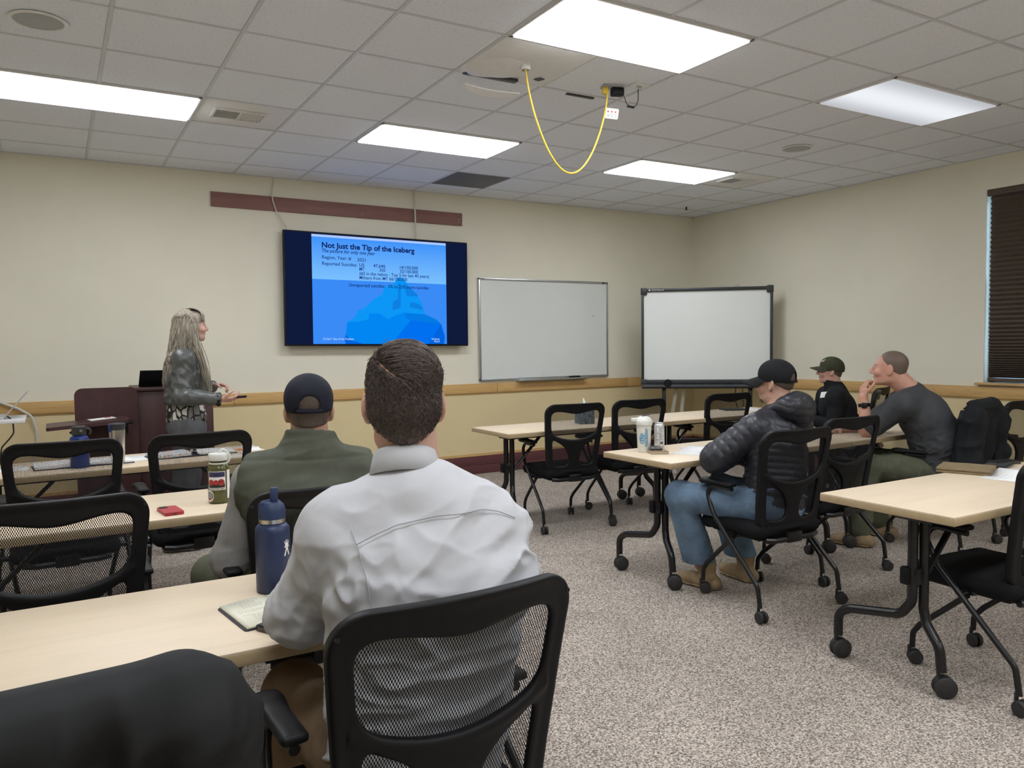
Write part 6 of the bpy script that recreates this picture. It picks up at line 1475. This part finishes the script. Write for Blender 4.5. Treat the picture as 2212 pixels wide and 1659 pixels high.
m = MB(); m.box((-.040, -.02, .215), (.012, .016, .045), .004, Euler((0, -.12, .45))); m.build('lid_button', 'flask_blue', lid)
def binder(x, y, rz, label, mat, mat2=None, w=.26, d=.21):
    t = thing('binder', label, 'binder', (x, y, TH), math.radians(rz), 'open ring binders on the front left table')
    m = MB(); m.box((0, 0, .003), (2*w, d, .005), .001); m.build('cover', 'cover_dark', t)
    for s, mm, h in ((-1, mat, .020), (1, mat2 or mat, .014)):
        m = MB(); m.box((s*(w/2+.008), 0, .006+h/2), (w-.03, d-.012, h), .002, Euler((0, s*.03, 0))); m.build('page_stack', mm, t)
    for k in range(3):
        m = MB(); m.tube([(.022*math.cos(q), -.04+.035*k, .022+.024*math.sin(q)) for q in np.linspace(0, 2*PI, 15)], .0028, 6, cap=False); m.build('ring', 'black_metal', t)
    return t
t = NT('page_print').set((.7, .7, .7), .8); co = t.coord('Object', (1, 1, 1)); f1 = t.noise(co, 55, 2); t.l(t.ramp(f1, [(.38, (.35, .55, .58)), (.47, (.78, .78, .76)), (.56, (.75, .76, .75)), (.66, (.62, .32, .24))]), t.b.inputs['Base Color'])
binder(-.78, 1.00, 4, 'open ring binder with white pages behind the blue bottle', 'paper'); binder(-.17, 1.08, 5, 'open ring binder with coloured pages in front of the presenter', 'page_print', 'paper')
sheet(-.50, 1.12, .20, .26, 10, 'white papers on the front left table right of the steel tumbler', lines=True)
sheet(-1.18, 1.05, .24, .20, 3, 'white paper at the far left end of the front left table'); sheet(.03, .86, .14, .10, 20, 'small white paper near the right end of the front left table', lines=False)
plain('print_orange', (.78, .26, .06), .7); t = sheet(.19, 1.17, .17, .22, -8, 'white paper with an orange block at the right end of the front left table', lines=False); m = MB(); m.box((-.03, -.03, .0022), (.10, .10, .0006)); m.build('orange_block', 'print_orange', t, None)
# --- tissue box
t = NT('tissue_print').set((.12, .14, .17), .7); co = t.coord('Object', (30, 30, 6)); f1 = t.noise(co, 2.2, 4, .6, 1.5); t.l(t.ramp(f1, [(.38, (.05, .065, .085)), (.5, (.13, .16, .19)), (.62, (.24, .27, .30))]), t.b.inputs['Base Color'])
t = thing('tissue_box', 'blue-grey cube tissue box with a tissue pulled up, behind a chair', 'tissue box', (2.98, 1.16, TH), math.radians(-12))
m = MB(); m.box((0, 0, .062), (.13, .13, .124), .003); m.build('box', 'tissue_print', t)
f = Field((-.07, -.07, .10), (.07, .07, .25), .005); f.cap((0, 0, .115), (.0, .0, .16), .028, .014, .02); f.cap((0, 0, .16), (-.006, .004, .215), .014, .004, .01); f.cap((.005, 0, .13), (.028, .01, .17), .014, .004, .01)
sdf_obj('tissue', f, 'paper', t, 1, lambda V, N: V+N*(ridges(V, V3(.1, 0, 1), 4, 60, 3)*.004)[:, None])
# --- middle right table
plain('shaker_white', (.75, .75, .70), .35, var=.02); plain('print_cyan', (.08, .32, .52), .5)
b = thing('shaker_bottle', 'white protein shaker bottle with blue lettering and a spout lid', 'bottle', (2.262, -.475, TH))
m = MB(); m.lathe([(0, .001), (.037, .001), (.039, .005), (.047, .172), (0, .172)], segs=40); m.build('body', 'shaker_white', b)
m = MB(); m.lathe([(0, .170), (.0515, .170), (.0525, .174), (.0525, .196), (.050, .200), (.040, .216), (.022, .224), (0, .224)], segs=40); lid = m.build('lid', 'lid_white', b)
m = MB(); m.box((-.046, .027, .203), (.055, .03, .022), .006, Euler((0, .0, -.53))); m.build('spout', 'lid_white', lid)
m = MB(); m.tube([(-.02, .012, .216), (.0, .0, .229), (.034, -.02, .238)], .011, 8, flat=.4); m.build('flip_handle', 'lid_charcoal', lid)
va = math.radians(42)*-1
def vert(me): return warp(me, lambda c: np.stack([-c[:, 1], c[:, 0], c[:, 2]], 1))
rbt = .043
n_ = 30; ringm = np_mesh('patch', [(r_*math.cos(2*PI*k/n_)*1, 2.0*r_*math.sin(2*PI*k/n_), 0) for k in range(n_) for r_ in (.0135, .0165)], [(2*k, 2*k+1, 2*((k+1) % n_)+1, 2*((k+1) % n_)) for k in range(n_)])
lo_ = wrap(b, ringm, 'print_cyan', 'logo', rbt, va-.22, .088, .0022)
wrap(b, warp(vert(text_mesh('TN', .030, .042, .0018, align='CENTER')), lambda c: c+np.array((.0085, 0, 0))), 'print_cyan', 'logo_text', rbt, va-.22, .088, .0026, lo_)
wrap(b, warp(vert(text_mesh('TOTAL NUTRITION', .016, .115, .0006, align='CENTER')), lambda c: c+np.array((.004, 0, 0))), 'print_cyan', 'logo_text', rbt, va+.36, .095, .0036, lo_)
wrap(b, grid_mesh(.0035, .100), 'print_cyan', 'logo_bar', rbt, va+.52, .095, .0036, lo_)
plain('can_silver', (.62, .62, .63), .3, metal=.55, var=.03)
b = thing('drink_can', 'tall white and silver drink can with printed panels', 'can', (2.453, -.40, TH))
m = MB(); m.lathe([(0, .004), (.022, .002), (.027, .006), (.033, .016), (.033, .146), (.029, .158), (.0265, .162), (.0275, .166), (.025, .165), (.024, .161), (0, .161)], segs=40); m.build('body', 'can_silver', b)
rg = random.Random(4)
for pa, pw in ((-1.25, .026), (-.28, .028)):
    m0 = wrap(b, grid_mesh(pw, .118), 'paper', 'label_panel', .033, pa, .082, .0003)
    for k in range(22):
        if pa > -1 and k > 16: continue
        w = pw*rg.uniform(.5, .95); wrap(b, warp(grid_mesh(w, .0026, 5, 1), lambda c: c+np.array(((w-pw)/2+.001, 0, 0))), 'print_grey' if k % 4 else 'print_black', 'label_line', .033, pa, .136-.0050*k, .0006, m0)
    if pa > -1:
        for k in range(9): wrap(b, grid_mesh(.0012+.0008*(k % 3), .018, 1, 1), 'print_black', 'bar', .033, pa+(-.010+.0025*k)/.033, .038, .0006, m0)
plain('notebook_tan', (.30, .225, .14), .7, var=.06); plain('page_edge', (.62, .53, .38), .8)
t = thing('notebook', 'closed tan notebook under the phone beside the can', 'notebook', (2.315, -.52, TH), math.radians(-24))
m = MB(); m.box((0, 0, .009), (.105, .21, .012), .001); m.build('page_block', 'page_edge', t)
m = MB(); m.box((0, 0, .0015), (.11, .215, .003), .001); m.build('cover', 'notebook_tan', t); m = MB(); m.box((0, 0, .0165), (.11, .215, .003), .001); m.build('cover', 'notebook_tan', t)
phone(2.315, -.515, -34, 'dark phone lying on the tan notebook beside the can', 'phone_dark', TH+.0178, size=(.075, .155, .012))
sheet(2.53, -.66, .30, .215, 28, 'white printed sheet in front of the man in the puffer jacket', curl=.6); sheet(2.68, -.60, .28, .215, -6, 'second white sheet half under the arm of the man in the puffer jacket')
# --- front right table
t = thing('tablet', 'dark tablet lying on the front right table by the third chair', 'tablet', (4.93, 1.33, TH), math.radians(-20)); m = MB(); m.prism(rrect(.25, .17, .012), .010, Matrix.Translation((0, 0, .0005))); m.build('body', 'phone_dark', t); m = MB(); m.box((0, 0, .0108), (.23, .15, .0008)); m.build('screen', 'print_black', t)
sheet(5.12, 1.27, .22, .28, 8, 'white papers at the right end of the front right table')
# --- nearest right table
plain('portfolio_tan', (.20, .145, .075), .6, var=.15, scale=20, bump=.15, bscale=300)
t = thing('portfolio', 'worn brown leather portfolio on the nearest right table', 'portfolio', (3.14, -1.985, TH), math.radians(22))
for k, z in enumerate((.005, .019)):
    f = Field((-.14, -.15, -.01), (.14, .15, .05), .006); f.rbox((0, 0, z), (.115, .125, .0085), .008, k=0); sdf_obj('cover', f, 'portfolio_tan', t, 1, lambda V, N: V+np.stack([0*V[:, 0], 0*V[:, 0], vnoise(V, 14, 4+k)*.0025*k], 1))
m = MB(); m.box((.002, 0, .012), (.215, .235, .008)); m.build('papers', 'page_edge', t, None)
t = thing('tablet', 'black tablet behind the brown portfolio', 'tablet', (3.42, -1.995, TH), math.radians(15)); m = MB(); m.prism(rrect(.17, .12, .01), .012, Matrix.Translation((0, 0, .0005))); m.build('body', 'phone_dark', t); m = MB(); m.box((0, 0, .0128), (.15, .10, .0008)); m.build('screen', 'print_black', t)
phone(3.545, -1.96, 80, 'black phone leaning behind the tablet on the nearest right table', 'phone_dark', TH, size=(.085, .17, .016), cam_=False)
sheet(3.16, -2.21, .30, .22, 12, 'white sheet beside the brown portfolio', curl=.8); sheet(3.36, -2.20, .28, .216, -10, 'white sheet further right beyond the portfolio sheet')

# ================================================================ jackets over chair backs
def drape(chair, label, seed, wide=.275, low=.44, mat='jacket_black', thick=.045, side=0, top=1.0, collar=True):
    t = thing('jacket', label, 'jacket', tuple(chair.location), chair.rotation_euler.z)
    f = Field((-.42, -.48, low-.06), (.42, .06, 1.10), .008)
    R = headR(0, 9.5)
    for s in (-1, 1): f.rbox((side*.03, -.225-.005*s, .70), (wide, thick, .325*top), .05, R, .03) if s > 0 else None
    f.cap((-wide+.05, -.275, 1.0*top+.0), (wide-.05, -.275, 1.0*top), .045, .045, .04)
    for s in (-1, 1):
        f.cap((s*(wide-.03), -.275, .93), (s*(wide+.02), -.27, .66), .060, .052, .05); f.cap((s*(wide+.02), -.27, .66), (s*(wide-.01), -.24, low+.02), .052, .045, .04)
    f.rbox((0, -.19, .70), (.245, .012, .32), .012, R, .01, True)
    f.half((0, 0, low), (0, 0, -1), .01)
    def dp(V, N):
        dn = np.clip((1.0-V[:, 2])/.10, 0, 1)
        return V+N*(ridges(V, V3(.12, 0, 1), 4, 10, seed)*.030*dn+ridges(V, V3(.5, 0, .8), 4, 15, seed+3)*.016*dn+ridges(V, V3(1, 0, .1), 4, 14, seed+6)*.002)[:, None]
    sdf_obj('shell', f, mat, t, 1, dp)
    if not collar: return t
    f = Field((-.22, -.42, .88), (.22, -.10, 1.12), .008)
    f.cap((-.10, -.29, 1.0), (.10, -.29, 1.0), .050, .050, .02); f.cap((-.12, -.24, .98), (.12, -.24, .98), .03, .03, .03)
    sdf_obj('collar', f, mat, t, 1, lambda V, N: V+N*(ridges(V, V3(1, 0, .2), 3, 24, seed+9)*.006)[:, None])
    return t
drape(chairs[1], 'large black jacket draped over the foreground chair at lower left', 3, .245, top=.945, collar=False)
drape(chairs[11], 'black jacket hung over the chair back behind the man in grey', 8, .22, .50, 'black_knit', .04)
